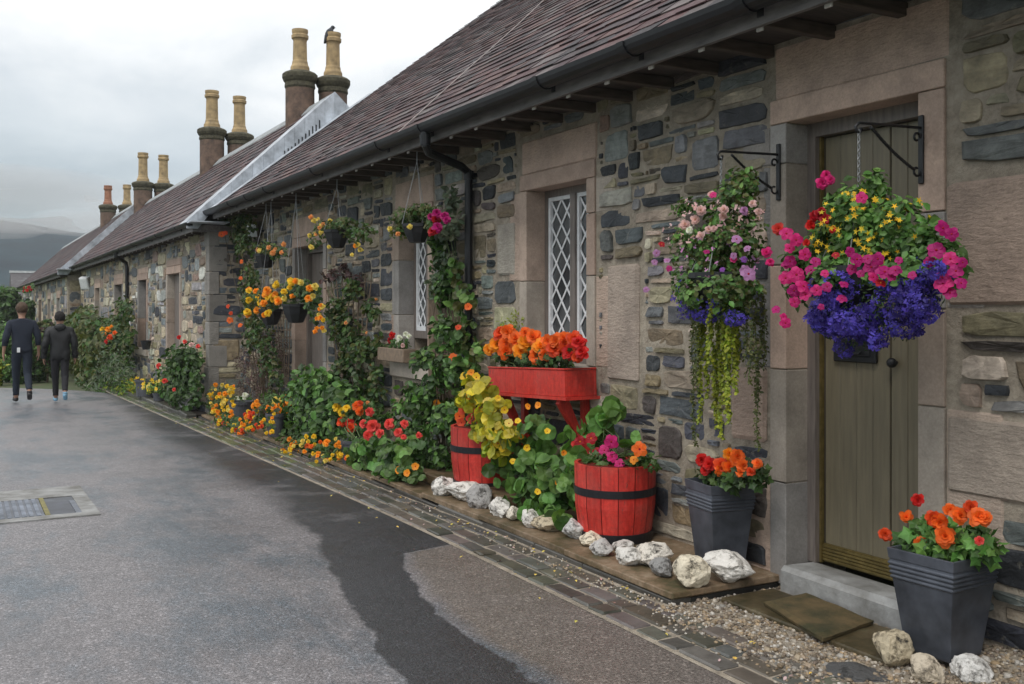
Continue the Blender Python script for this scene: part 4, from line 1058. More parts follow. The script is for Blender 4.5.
# ------------------------------------------------------------------ planters
def sq_planter(name,px,pyb,pyt,label,side,rot,zb,cx,cy,h):
    root=empty(name,(cx,cy,zb),label,'planter','tapered zinc planters'); root.rotation_euler=(0,0,rot)
    def ringsq(r,z,inset=0): return [(sx*r,sy*r,z) for sx,sy in ((-1,-1),(1,-1),(1,1),(-1,1))]
    prof=[(side*.335,0),(side*.345,.01),(side*.46,h*.70)]
    z=h*.70; r=side*.46
    for k in range(4): prof+=[(r+.002,z),(r+.007,z+.005),(r+.007,z+.011),(r+.002,z+.015)]; z+=.0185; r+=.0022
    prof+=[(side*.5-.004,h*.90-.003),(side*.5,h*.90),(side*.5+.004,h),(side*.47,h),(side*.46,h-.04)]
    V=[];Fc=[]
    for r,z in prof: V+=ringsq(r,z)
    n=len(prof); Fc=[(i*4+k,i*4+(k+1)%4,(i+1)*4+(k+1)%4,(i+1)*4+k) for i in range(n-1) for k in range(4)]+[(3,2,1,0)]
    def loc(mbx,nm,mat,par):
        o=mbx.build(nm,mat); o.parent=par; return o
    mb=MB(); mb.add(V,Fc); o=loc(mb,'pot',M['zinc'],root)
    bv=o.modifiers.new('b','BEVEL'); bv.width=.004; bv.segments=2; bv.limit_method='ANGLE'; bv.angle_limit=R(50)
    mb=MB(); r=side*.465; mb.add(ringsq(r,h-.03),[(0,1,2,3)]); mb.add(ringsq(r,h-.06),[(3,2,1,0)]); loc(mb,'soil',M['soil'],root)
    return root
zb=.062; PR=(3.455,2.70); sq_planter('planter',945,663,560,'grey tapered square planter at the right edge beside the doorstep',.295,R(3),zb,PR[0],PR[1],.41)
PL=(3.51,4.12); sq_planter('planter',717,575,488,'grey tapered square planter between the red barrel and the taupe door',.265,R(-9),.069,PL[0],PL[1],.46)
def barrel(c,label,h=.45,rt=.245,rb=.212,group='red half barrels'):
    root=empty('barrel_planter',c,label,'barrel planter',group); mb=MB(); n=15; cx,cy,cz=c
    for k in range(n):
        a0=2*math.pi*k/n+.009; a1=2*math.pi*(k+1)/n-.009; V=[]
        for (rr,z) in ((rb,0),(rb+(rt-rb)*.62+.008,h*.45),(rt,h),(rt-.022,h),(rt-.03,h-.06)):
            for a in (a0,(a0+a1)/2,a1): V.append((cx+rr*math.cos(a),cy+rr*math.sin(a),cz+z))
        f=random.uniform(.82,1.12); mb.add(V,[(i*3+j,i*3+j+1,(i+1)*3+j+1,(i+1)*3+j) for i in range(4) for j in range(2)],(f,f,f))
    lathe(mb,[(rb-.012,0.002),(rb+(rt-rb)*.62-.002,h*.45),(rt-.014,h-.01)],c,40,(.25,.2,.2))
    mb.build('staves',M['redpaint'],root)
    for z0,z1 in ((.0,.055),(h*.60,h*.60+.045)):
        m=MB(); f0=lambda z: rb+(rt-rb)*min(1,(z/h)**.8)+.012
        lathe(m,[(f0(z0)-.01,z0),(f0(z0),z0),(f0(z1),z1),(f0(z1)-.012,z1)],c,44,cap=False); m.build('hoop',M['blackband'],root,smooth=False)
    m=MB(); lathe(m,[(.001,h-.035),(rt-.025,h-.035)],c,30,cap=False); m.build('soil',M['soil'],root)
    return root
BR=(3.43,4.98,.069); barrel(BR,'bright red half barrel with black hoops standing on the slab below the window box')
BL=(3.40,6.66,.115); barrel(BL,'farther red half barrel half hidden by yellow and green nasturtium leaves')
# window box on its brackets
root=empty('window_box',(3.58,6.1,.84),'red wooden window box on red diagonal brackets under the lattice window','window box'); root.rotation_euler=(R(-2.3),0,0)
mb=MB(); x0,x1,y0,y1,h=-.145,.105,-.54,.54,.175
box(mb,x0,x0+.018,y0,y1,0,h); box(mb,x1-.018,x1,y0,y1,0,h); box(mb,x0+.018,x1-.018,y0+.001,y0+.018,0,h-.001); box(mb,x0+.018,x1-.018,y1-.018,y1-.001,0,h-.001); box(mb,x0+.018,x1-.018,y0+.018,y1-.018,.001,.015)
for q in ((x0-.006,x0+.014,y0-.006,y1+.006),): box(mb,*q,h+.001,h+.012)
box(mb,x0+.0141,x1,y0-.006,y0+.014,h+.001,h+.012)
o=mb.build('box',M['redpaint']); o.parent=root; bv=o.modifiers.new('b','BEVEL'); bv.width=.0025; bv.segments=1
mb=MB(); box(mb,x0-.012,x1+.01,y0-.03,y1-.02,-.022,-.001); o=mb.build('shelf',M['redpaint']); o.parent=root
mb=MB(); box(mb,x0+.02,x1-.02,y0+.02,y1-.02,.10,.145); o=mb.build('soil',M['soil']); o.parent=root
for y in (-.42,.40):
    mb=MB(); box(mb,.062,.108,y-.024,y+.024,-.42,-.024)
    V=[]
    for yy in (y-.023,y+.023): V+=[(-.12,yy,-.024),(-.055,yy,-.024),(.061,yy,-.29),(.061,yy,-.355),(-.13,yy,-.05)]
    mb.add(V,[(0,1,2,3,4),(9,8,7,6,5)]+[(k,k+5,(k+1)%5+5,(k+1)%5) for k in range(5)])
    o=mb.build('bracket',M['redpaint']); o.parent=root
# small trough on the second sill, its flowers
p=W(397,361,WX); mb=MB(); zc=.955; 
cbox(mb,3.52,3.66,W2a+.18,W2b+.14,.935,1.06,.006); o=mb.build('box',M['wood'],loc=(3.6,9.3,.935)); o.name='window_trough'; tag(o,'small bare wood trough on the sill of the second lattice window','trough')

def round_pot(name,px,pyb,w,hpx,label,X,taper=.78,mat='greypot',group='round grey flower pots',zb=None):
    rx,ry=ray(px); Z=X/rx; y=ry*Z; z=gz(y)+.07 if zb is None else zb
    r=w/2*Z/F; h=hpx*Z/F; c=(X,y,z); root=empty(name,c,label,'flower pot',group)
    mb=MB(); lathe(mb,[(r*taper*.9,0),(r*taper,.01),(r*.97,h*.85),(r*1.04,h*.86),(r*1.06,h),(r*.95,h),(r*.92,h*.8)],c,28); mb.build('pot',M[mat],root,smooth=False)
    mb=MB(); lathe(mb,[(.001,h*.9),(r*.93,h*.9)],c,24,cap=False); mb.build('soil',M['soil'],root); return (X,y,z+h,r)
Pa=round_pot('flower_pot',241,420,24,22,'wide grey pot with white blooms amid yellow begonias by the wall corner',3.18)
Pb=round_pot('flower_pot',276,436,20,24,'taller grey pot of yellow begonias beside the big leafy bush',3.12)
Pc=round_pot('flower_pot',354,455,27,24,'grey pot of red and yellow begonias behind the pink flowered patch',3.13,.85)
Pd=round_pot('flower_pot',149,407,26,17,'wide dark tub of small yellow flowers by the second cottage',2.98,.92)
Pe=round_pot('flower_pot',159,409,12,8,'low grey bowl on the kerb beside the wide dark tub',2.93,.85)
Pf=round_pot('flower_pot',438,420,15,28,'pale blue grey pot nearly lost in the climber by the downpipe',3.5,.8,zb=.05)
# hanging pot on cottage 2 window
Pg=round_pot('flower_pot',146,352,10,9,'small black pot standing on the sill of the second cottage window',3.06,.7,'plastic','pots on sills',zb=.63)

# ------------------------------------------------------------------ hanging baskets
def bracket(y,ztop,zbot,label,hx=3.293,zh=2.225):
    root=empty('wall_bracket',(WX-.02,y,zbot),label,'bracket','iron basket brackets by the door'); mb=MB()
    cbox(mb,WX-.030,WX-.017,y-.013,y+.013,zbot,ztop,.003); mb.build('backplate',M['wroughtiron'],root)
    mb=MB(); xw=WX-.03
    tube(mb,[(xw,y,zh+.01),(hx+.03,y,zh),(hx,y,zh-.002),(hx-.02,y,zh-.018),(hx-.012,y,zh-.04),(hx+.008,y,zh-.04),(hx+.012,y,zh-.022)],.0065,8); mb.build('arm',M['wroughtiron'],root,smooth=True)
    mb=MB(); a=Vector((xw-.04,y,zbot+.06)); b=Vector((hx+.07,y,zh-.012)); n=30; V=[]
    pts=[a.lerp(b,i/n)-Vector((0,0,.012*math.sin(math.pi*i/n))) for i in range(n+1)]
    k=len(pts)
    tube(mb,pts,[.0065+.0015*(i%2) for i in range(k)],6)
    def scroll(cx,cz,r,a0,turn):
        tube(mb,[(cx+(r*(1-.55*t/12))*math.cos(a0+turn*t/12*5.2),y,cz+(r*(1-.55*t/12))*math.sin(a0+turn*t/12*5.2)) for t in range(13)],.0055,6)
    scroll(xw-.022,zbot+.055,.026,0,-1); scroll(xw-.022,ztop-.10,.024,0,1)
    mb.build('scroll',M['wroughtiron'],root,smooth=True); return root
bracket(2.985,2.29,1.99,'black scrolled iron bracket right of the door holding the large basket')
bracket(3.862,2.29,2.00,'black scrolled iron bracket left of the door holding the trailing basket')
def basket(c,rim,h,zh,label,chain=3,seg=10,mat='plastic',rhook=.004):
    cx,cy,cz=c; root=empty('hanging_basket',c,label,'hanging basket','hanging baskets on the cottage'); mb=MB()
    lathe(mb,[(rim*.35,-h),(rim*.55,-h*.96),(rim*.86,-h*.5),(rim*.98,-.03),(rim*1.04,-.028),(rim*1.04,0),(rim*.95,0),(rim*.9,-h*.4)],c,seg); mb.build('bowl',M[mat],root,smooth=False)
    mb=MB()
    top=Vector((cx,cy,zh)); 
    if rhook>.005:     # linked chain
        jn=Vector((cx,cy,cz+(zh-cz)*.62)); n=int((top-jn).length/.016)
        for i in range(n):
            q=top.lerp(jn,i/n); ax=Vector((1,0,0)) if i%2 else Vector((0,1,0))
            tube(mb,[q+ax*.006*math.cos(t)+Vector((0,0,.011*math.sin(t))) for t in np.linspace(0,6.28,9)],.002,5,cap=False)
    else: jn=top-Vector((0,0,.03)); tube(mb,[top+Vector((0,0,.05)),top,jn],.004,5)
    for k in range(chain):
        a=2*math.pi*k/chain+.5; e=Vector((cx+rim*math.cos(a),cy+rim*math.sin(a),cz)); tube(mb,[jn,e],.0026,5)
    mb.build('chain',M['chain'],root); return root
def gp(px,py,X): return tuple(W(px,py,X))
HX=3.30
K1=(3.293,2.985,1.62); basket(K1,.17,.16,2.185,'large hanging basket right of the door, over its letter box',4,16,'plastic',.006)
K2=(3.297,3.862,1.62); basket(K2,.16,.15,2.185,'hanging basket of trailing flowers left of the door frame',4,16,'plastic',.006)
def eave_basket(px,prim,pbot,wpx,label,X=3.32,zh=2.70):
    p=W(px,prim,X); Z=depth(p); r=wpx/2*Z/F; h=(pbot-prim)*Z/F; basket(tuple(p),r,h,zh,label,3,8); return tuple(p),r
K3,_=eave_basket(417,224,243,30,'black hanging bowl with crimson flowers in front of the second lattice window')
K4,_=eave_basket(337,230,248,26,'black hanging bowl with pale peach flowers right of the farther door')
K5,_=eave_basket(266,254,268,22,'highest and farthest black hanging bowl beside the floodlight')
K6,_=eave_basket(271,309,325,24,'lower left black bowl of bright yellow begonias before the farther door')
K7,_=eave_basket(296,304,323,28,'lower right black bowl of yellow begonias overlapping the farther door')

def lights(px,py,X,label,s=1.0,face=(-.6,-.75,-.35)):
    p=W(px,py,X); root=empty('floodlight',p,label,'floodlight','wall floodlights'); q=Vector(face).normalized().to_track_quat('Z','Y').to_matrix().to_4x4(); q.translation=p+Vector((-.10,-.02,0))
    mb=MB(); cbox(mb,-.085*s,.085*s,-.11*s,.11*s,-.05*s,.05*s,.012,M=q); mb.build('housing',M['white'] if s>1.2 else M['framepaint'],root)
    mb=MB(); cbox(mb,-.07*s,.07*s,-.09*s,.09*s,.0505*s,.056*s,.001,M=q); mb.build('lens',M['white'],root)
    mb=MB(); tube(mb,[p+Vector((.0,0,.0)),p+Vector((-.09,-.01,0))],.014,8); cbox(mb,p.x-.01,p.x+.015,p.y-.05,p.y+.05,p.z-.05,p.z+.05,.004); mb.build('bracket',M['framepaint'],root)
lights(260,230,WX-.02,'grey floodlight high on the wall behind the farthest hanging basket',1.0)
lights(89,283,X2-.02,'white floodlight under the eaves of the second cottage',1.6)

# trellises
def trellis(name,pts,X,label,fan=True,n=7,m=5):
    (ax,ay),(bx,by),(cx,cy),(dx,dy)=pts     # top-left, top-right, bottom-right, bottom-left in the photo
    A_,B_,C_,D_=[W(q[0],q[1],X) for q in pts]; mb=MB(); c=(A_+B_+C_+D_)/4
    for i in range(n):
        u=i/(n-1); tube(mb,[D_.lerp(C_,u),A_.lerp(B_,u)],.007,5,(1,1,1))
    for j in range(m):
        v=(j+.5)/m; tube(mb,[D_.lerp(A_,v)+Vector((-.012,0,0)),C_.lerp(B_,v)+Vector((-.012,0,0))],.006,5)
    o=mb.build(name,M['wood'],loc=tuple(c)); tag(o,label,'trellis','wooden trellises on the wall'); return o
trellis('trellis',[(326,283),(372,272),(360,395),(342,395)],3.62,'fan shaped pale wood trellis between the farther door and second lattice window',n=9,m=7)
trellis('trellis',[(272,300),(291,300),(288,385),(281,385)],3.64,'narrow pale wood trellis left of the farther door behind climbing stems',n=6,m=7)
trellis('trellis',[(429,284),(461,279),(460,400),(429,400)],3.62,'split bamboo screen behind the big climber between window and downpipe',n=22,m=4)

# ------------------------------------------------------------------ flowering plants near
def fl_at(root,X,lst,kind,dn=(-.55,-.7,.25)):
    for (px,py,col,rpx) in lst:
        p=W(px,py,X); Z=depth(p); put_flower(root,kind,col,p,Vector(dn)+Vector([random.uniform(-.35,.35) for _ in range(3)]),rpx*Z/F)
# begonia in right planter
r=plant('begonia_plant','orange red begonias with open ruffled blooms in the planter at the right edge','plant',B(3.44,[(915,548,22,14),(945,548,30,14),(978,545,22,14),(930,535,24,14)]),520,'mid',LL,.062,group='begonias in pots',base=(PR[0],PR[1],zb+.38),nstem=12,wall=3.68,tint=(1,1.1,1),leafmats=['mid','bright'],jit=.4)
fl_at(r,3.36,[(916,497,'red',8),(904,515,'orange',8),(888,534,'deeporange',8),(921,547,'orange',9),(938,523,'orange',10),(944,534,'orange',12),(935,521,'deeporange',9),(960,514,'orange',10),(978,515,'orange',12),(972,510,'deeporange',9),(951,513,'orange',8),(985,520,'orange',8),(982,541,'coral',5)],'begonia')
r=plant('begonia_plant','orange and red begonias in the planter left of the door','plant',B(3.48,[(710,477,16,10),(730,478,20,10),(752,475,16,12),(735,470,22,9)]),420,'mid',LL,.055,group='begonias in pots',base=(PL[0],PL[1],.50),nstem=8,wall=3.68,leafmats=['mid','dark'])
fl_at(r,3.42,[(702,460,'red',8),(712,466,'red',9),(720,463,'deeporange',9),(706,470,'red',7),(735,459,'orange',10),(742,464,'orange',9),(728,466,'orange',8),(722,472,'orange',7),(756,463,'orange',7),(742,473,'orange',6),(729,456,'amber',7),(750,470,'deeporange',6)],'begonia')
# barrel right
r=plant('begonia_plant','mixed pink, crimson and orange flowers with big green leaves in the bright red barrel','plant',B(3.42,[(600,459,20,7),(640,460,20,7),(622,460,30,7)]),380,'mid',LL,.05,group='flowers in the red barrels',base=(BR[0],BR[1],.50),nstem=6,wall=3.68)
fl_at(r,3.38,[(580,440,'crimson',7),(583,458,'crimson',7),(575,447,'red',6),(596,453,'crimson',6),(591,437,'crimson',7),(604,449,'pink',7),(612,441,'pink',8),(603,458,'magenta',6),(614,455,'pink',7),(618,463,'pink',6),(640,451,'orange',8),(634,459,'amber',5),(597,462,'pink',5)],'petunia')
r=plant('nasturtium','nasturtium with round green leaves rising behind the pink blooms of the barrel','plant',B(3.50,[(597,434,16,12),(612,412,12,8),(600,420,12,9),(632,440,10,7)]),42,'bright',LR,.105,group='nasturtiums',base=(3.5,5.1,.5),nstem=16,wall=3.66,jit=.5,thr=-1,up=.0)
# window box begonias
r=plant('begonia_plant','row of orange and red begonias filling the red window box','plant',B(3.52,[(505,357,18,10),(530,358,22,9),(555,358,20,9),(578,356,14,10)]),620,'dark',LL,.048,base=(3.56,6.1,.99),nstem=8,wall=3.69,leafmats=['dark','mid'])
fl_at(r,3.47,[(497,343,'amber',9),(506,345,'orange',11),(500,335,'deeporange',9),(510,333,'orange',9),(516,340,'orange',10),(507,352,'orange',9),(521,351,'amber',9),(527,344,'amber',11),(535,338,'orange',10),(541,347,'amber',10),(537,356,'orange',9),(549,343,'orange',10),(556,350,'deeporange',10),(556,342,'orange',9),(566,344,'deeporange',9),(570,352,'red',10),(577,348,'deeporange',10),(580,341,'red',9),(574,340,'deeporange',9),(583,352,'red',8),(526,335,'orange',8),(491,349,'amber',7),(546,356,'orange',8),(578,357,'deeporange',7),(565,338,'orange',8)],'begonia')
r=plant('vine','feathery yellow green vine standing behind the left end of the window box','plant',B(3.62,[(507,330,10,14),(515,322,7,12),(500,345,9,12)]),240,'lime',LN,.035,base=(3.6,6.6,1.0),nstem=6,wall=3.69)
# nasturtium mass
r=plant('nasturtium','large nasturtium with round green leaves tumbling down before the window box brackets','plant',
 B(3.34,[(558,430,18,10),(572,455,14,14),(540,432,20,16),(530,455,24,20),(555,470,26,18),(535,488,26,16),(575,490,24,18),(595,470,14,20),(560,505,26,12),(505,470,18,16),(600,495,12,18),(520,505,16,9,3.2),(548,515,24,7,3.2)]),
 400,'bright',LR,.098,group='nasturtiums',base=(3.5,6.0,.08),nstem=34,wall=3.62,jit=.55,thr=-.22,fr=4,up=-.05,stemr=.004,leafmats=['mid','bright','bright'],ground=.09)
fl_at(r,3.2,[(528,448,'yellow',4),(512,462,'yellow',4),(548,432,'yellow',4),(519,420,'yellow',4),(565,452,'amber',3.5),(537,492,'yellow',3.5)],'nast')
fl_at(r,3.28,[(521,436,'amber',4.5),(543,467,'amber',4.5),(557,481,'amber',4.5),(527,407,'amber',3.5),(538,404,'amber',4)],'nast')
r=plant('nasturtium','yellowing nasturtium with bright yellow leaves over the farther red tub','plant',
 B(3.22,[(476,390,16,12),(492,410,16,16),(502,435,16,14),(482,428,14,14),(496,452,12,8),(465,400,10,10)]),190,'lime',LR,.085,group='nasturtiums',base=(3.4,6.7,.5),nstem=10,wall=3.6,thr=-1,up=.1,leafmats=['lime','yellow','yellow'])
fl_at(r,3.2,[(494,424,'amber',4),(502,431,'yellow',5),(505,410,'yellow',5),(488,402,'paleyellow',5),(497,443,'yellow',5),(484,413,'yellow',5),(508,424,'paleyellow',5),(476,388,'yellow',5),(490,433,'paleyellow',5),(503,450,'yellow',4),(470,397,'amber',4),(500,398,'yellow',4)],'nast')
r=plant('begonia_plant','orange and coral flowers in the farther red tub','plant',B(3.36,[(470,427,13,8),(485,428,12,7)]),200,'mid',LL,.05,group='flowers in the red barrels',base=(BL[0],BL[1],.54),nstem=5,wall=3.68)
fl_at(r,3.28,[(459,415,'orange',6),(465,411,'deeporange',6),(474,413,'coral',6),(480,420,'coral',6),(470,420,'coral',6),(483,411,'orange',5),(461,423,'deeporange',5),(489,420,'coral',5)],'nast')
r=plant('nasturtium','orange flowered nasturtium climbing beside the black downpipe','plant',B(3.52,[(463,300,10,20),(462,340,14,22),(470,375,14,16),(458,400,12,14),(455,270,6,16),(478,350,8,14)]),230,'mid',LR,.07,group='nasturtiums',base=(3.55,7.2,.1),nstem=12,wall=3.6,thr=-.3,up=0,leafmats=['mid','bright','olive'])
fl_at(r,3.45,[(469,306,'orange',4),(455,360,'orange',6),(459,327,'deeporange',3.2),(465,375,'yellow',5),(472,373,'amber',4.5),(437,404,'amber',4.5),(477,376,'yellow',5)],'nast')

# big climber left of downpipe
r=plant('climbing_plant','tall dense dark green climber beside the downpipe reaching down to the slab','climber',
 B(3.42,[(442,335,10,20),(428,368,16,22),(450,372,18,22),(420,400,20,22),(440,410,22,24),(418,430,18,20),(445,440,22,20),(432,455,24,14),(400,420,12,20),(445,290,10,20,3.55),(440,262,9,22,3.58),(436,240,10,16,3.58)]),
 3300,'mid',LO,.066,base=(3.55,7.7,.08),nstem=14,wall=3.66,thr=.04,fr=6,stem='bark',leafmats=['mid','dark','bright'],stemr=.008)
plant('climbing_plant','thin grey green climber reaching up beside the crimson hanging basket','climber',B(3.55,[(442,232,11,14),(450,200,8,16),(444,262,8,18),(438,285,9,14),(455,225,6,12)]),420,'sage',LO,.055,base=(3.6,7.5,.7),nstem=6,wall=3.66,thr=-.1,fr=7)
# foot patch with coral flowers
r=plant('geranium_plant','spreading green plant with round leaves and coral flowers on the kerb left of the rocks','plant',
 B(3.12,[(378,448,20,16),(398,456,20,16),(365,462,16,12),(392,470,22,10),(360,450,12,12),(410,445,14,14,3.25),(352,474,14,7)]),420,'bright',LR,.085,base=(3.2,8.4,.02),nstem=12,thr=-.2,leafmats=['bright','mid'],wall=3.6,ground=0.0)
fl_at(r,3.05,[(373,427,'coral',7),(388,425,'coral',7),(381,432,'coral',6),(397,432,'coral',5),(367,434,'coral',6),(405,424,'coral',5),(402,438,'coral',4),(420,435,'coral',4)],'begonia')
r=plant('nasturtium','low nasturtium with a few amber flowers at the kerb end of the rock row','plant',B(3.1,[(405,468,16,8),(412,476,12,6),(392,478,12,5)]),130,'mid',LR,.06,group='nasturtiums',base=(3.15,7.9,.03),nstem=4,thr=-1,ground=.04)
fl_at(r,3.05,[(400,471,'amber',4.5),(414,467,'amber',4),(399,486,'deeporange',4),(408,474,'amber',4)],'nast')
# bush before farther door
r=plant('hydrangea_bush','big leafy green bush standing before the farther door','shrub',
 B(3.3,[(318,390,24,20),(305,405,24,22),(335,400,22,22),(320,420,30,22),(295,420,14,18),(340,425,18,18),(310,378,16,12)]),3200,'mid',LO,.085,base=(3.35,10.9,-.05),nstem=8,wall=3.66,thr=-.2,fr=5,leafmats=['mid','bright','dark'],stem='bark')
# vine over trellis
r=plant('climbing_rose','dark leaved climbing rose over the fan trellis right of the farther door','climber',
 B(3.52,[(345,330,16,18),(360,350,18,22),(350,375,20,22),(370,385,14,22),(362,410,18,22),(335,310,9,14),(368,310,8,18),(350,290,10,12),(372,340,8,20)]),2300,'dark',LO,.062,base=(3.6,9.9,-.05),nstem=18,wall=3.66,thr=.02,fr=6,leafmats=['dark','mid','olive'],stem='bark',flowers=[('begonia','peach',7,.022)])
plant('climbing_rose','red brown leaf sprays of a climber over the dark slate stones by the farther door','climber',B(3.62,[(330,280,9,10),(356,284,9,14),(345,270,10,8)]),160,'purple',LO,.07,base=(3.62,10.4,1.1),nstem=5,wall=3.67,thr=-.2)
# flowers in pots, middle
def begs(root,X,n,area,cols,rpx,kind='begonia'):
    (x0,x1,y0,y1)=area
    for i in range(n):
        fl_at(root,X+random.uniform(-.06,.06),[(random.uniform(x0,x1),random.uniform(y0,y1),random.choice(cols),rpx*random.uniform(.8,1.2))],kind)
r=plant('begonia_plant','yellow, orange and red begonias in the grey pot behind the coral patch','plant',B(3.28,[(345,422,14,12),(360,425,16,14),(372,420,14,14),(355,412,14,10)]),420,'mid',LL,.06,group='begonias in pots',base=(Pc[0],Pc[1],Pc[2]),nstem=5,wall=3.65)
fl_at(r,3.2,[(337,408,'yellow',6),(342,411,'yellow',6),(347,407,'yellow',5),(342,421,'deeporange',6),(350,424,'red',6),(356,405,'orange',6),(359,411,'orange',5),(370,412,'coral',6),(352,428,'deeporange',6),(365,424,'coral',6),(361,403,'deeporange',4)],'begonia')
r=plant('begonia_plant','trailing yellow and orange begonias edging the kerb below the leafy bush','plant',B(3.05,[(290,445,16,8),(310,452,14,8),(330,452,14,8),(345,448,12,10),(300,440,12,8)]),480,'mid',LL,.055,group='begonias along the kerb',base=(3.1,9.9,-.02),nstem=6,ground=-.06)
begs(r,2.98,60,(278,348,436,462),['yellow','amber','amber','paleyellow','orange'],2.9)
r=plant('begonia_plant','yellow begonias in the taller grey pot beside the leafy bush','plant',B(3.28,[(276,405,12,10),(285,412,10,8),(270,400,8,8)]),260,'mid',LL,.055,group='begonias in pots',base=(Pb[0],Pb[1],Pb[2]),nstem=4,wall=3.65)
begs(r,3.2,15,(268,290,396,418),['yellow','amber','paleyellow','amber'],4)
r=plant('begonia_plant','white begonia blooms in the wide grey pot','plant',B(3.35,[(241,402,9,5),(246,400,6,6)]),120,'mid',LL,.05,group='begonias in pots',base=(Pa[0],Pa[1],Pa[2]),nstem=3,wall=3.65)
fl_at(r,3.28,[(237,399,'white',4.2),(243,400,'white',4.5),(246,396,'white',3.5),(240,404,'white',3.5)],'begonia')
r=plant('begonia_plant','tall mound of yellow begonias at the corner of the second cottage','plant',B(3.15,[(220,395,12,10),(215,405,12,10),(228,400,10,10),(222,418,12,9)]),520,'olive',LL,.055,group='begonias along the kerb',base=(3.15,13.5,-.1),nstem=6,leafmats=['olive','mid'],ground=-.15)
begs(r,3.05,64,(209,234,384,418),['yellow','yellow','amber','paleyellow','yellow'],2.4)
r=plant('begonia_plant','orange and amber begonias spilling onto the kerb before the wide grey pot','plant',B(3.0,[(240,424,18,7),(225,420,12,8),(262,422,12,8),(262,405,8,10)]),420,'mid',LL,.05,group='begonias along the kerb',base=(3.05,12.7,-.08),nstem=6,ground=-.12)
begs(r,2.93,56,(216,274,412,434),['orange','amber','deeporange','amber','yellow'],2.4)
begs(r,3.0,5,(253,258,400,408),['amber'],3.6)
# dried purple shrub on end wall and climbers on corner
plant('shrub','leafless looking purple brown shrub against the rough stone corner','shrub',B(3.52,[(262,365,22,28),(255,385,18,18),(272,345,14,20),(245,370,12,22)]),1500,'purple',LN,.040,base=(3.5,13.3,-.1),nstem=26,wall=3.66,thr=-.05,fr=6,stem='bark',stemr=.005)
r=plant('climbing_plant','climber with orange trumpet flowers round the cottage corner under the eaves','climber',
 B(3.45,[(228,218,12,8),(242,225,12,14),(246,248,11,18),(248,280,9,20),(252,310,10,22),(262,335,12,20),(240,235,10,10),(268,360,10,20),(275,385,8,18),(252,340,9,14)]),1900,'dark',LO,.062,base=(3.55,13.4,-.1),nstem=14,wall=3.66,thr=.0,fr=7,leafmats=['dark','mid','olive'],stem='bark',stemr=.007)
fl_at(r,3.32,[(222,235,'orange',3.5),(225,233,'deeporange',3),(241,262,'orange',2.6),(241,278,'orange',2.2),(228,306,'deeporange',2.4),(231,314,'deeporange',2.4),(247,296,'amber',2.4),(240,325,'orange',3),(262,300,'orange',3),(230,320,'orange',3.5)],'petunia')
# ---- basket plantings
def bk(name,label,K,r,leafn,marks,X,leaf=('mid','olive'),sz=.05,n=420,proto=LL):
    return plant(name,label,'plant',B(X,marks),n,leaf[0],proto,sz,group='plants in the small hanging bowls',base=K,nstem=6,wall=3.68,thr=-.2,leafmats=list(leaf))
r=bk('begonia_plant','green trailing plant with crimson blooms hanging before the second lattice window',K3,0,0,[(405,218,14,11),(420,212,14,8),(400,228,9,11),(434,222,9,11)],3.3,('mid','olive'),.05)
fl_at(r,3.22,[(438,213,'magenta',6),(444,217,'magenta',6),(435,221,'crimson',6),(438,227,'magenta',6),(447,221,'magenta',5),(433,231,'crimson',5),(431,216,'magenta',5)],'begonia'); fl_at(r,3.22,[(390,228,'paleyellow',3),(398,235,'peach',3),(410,226,'paleyellow',3)],'begonia')
r=bk('begonia_plant','loose plant with pale peach and yellow flowers hanging right of the farther door',K4,0,0,[(322,228,12,9),(315,240,8,13),(340,224,14,7),(360,234,14,12),(352,228,12,8)],3.3,('olive','mid'),.05)
begs(r,3.22,15,(309,330,217,250),['peach','paleyellow','peach','paleyellow'],2.7); begs(r,3.22,4,(346,366,245,256),['paleyellow','amber'],3)
r=bk('begonia_plant','sparse plant with small pale flowers in the highest farthest bowl',K5,0,0,[(262,248,10,8),(272,250,10,7),(282,255,6,8)],3.3,('olive','mid'),.05,260)
begs(r,3.22,9,(256,284,242,256),['peach','paleyellow'],2.8)
r=bk('begonia_plant','bright yellow begonias in the lower left hanging bowl',K6,0,0,[(262,298,14,11),(252,300,10,12),(274,300,10,10)],3.3,('mid','olive'),.055,380)
begs(r,3.20,26,(245,281,284,318),['amber','yellow','amber','yellow'],4.2)
r=bk('begonia_plant','leafy plant with scattered yellow begonias in the lower right hanging bowl',K7,0,0,[(298,290,14,12),(286,294,8,12),(312,300,10,14),(318,315,7,10)],3.3,('mid','dark'),.055,520)
begs(r,3.20,14,(282,318,279,300),['yellow','amber','paleyellow'],4); begs(r,3.20,12,(312,324,305,335),['amber','paleyellow','yellow'],2.8)
# sill trough flowers
r=plant('bedding_plant','red and white flowers in the small trough on the window sill','plant',B(3.58,[(393,343,9,5),(402,344,8,5)]),110,'mid',LL,.04,base=(3.58,9.2,1.05),nstem=3,wall=3.69)
fl_at(r,3.55,[(393,335,'red',4.5),(391,341,'crimson',3.5),(400,338,'white',3.6),(406,335,'white',3.4),(397,344,'white',3.4),(410,337,'white',3),(403,345,'palepink',3)],'begonia')

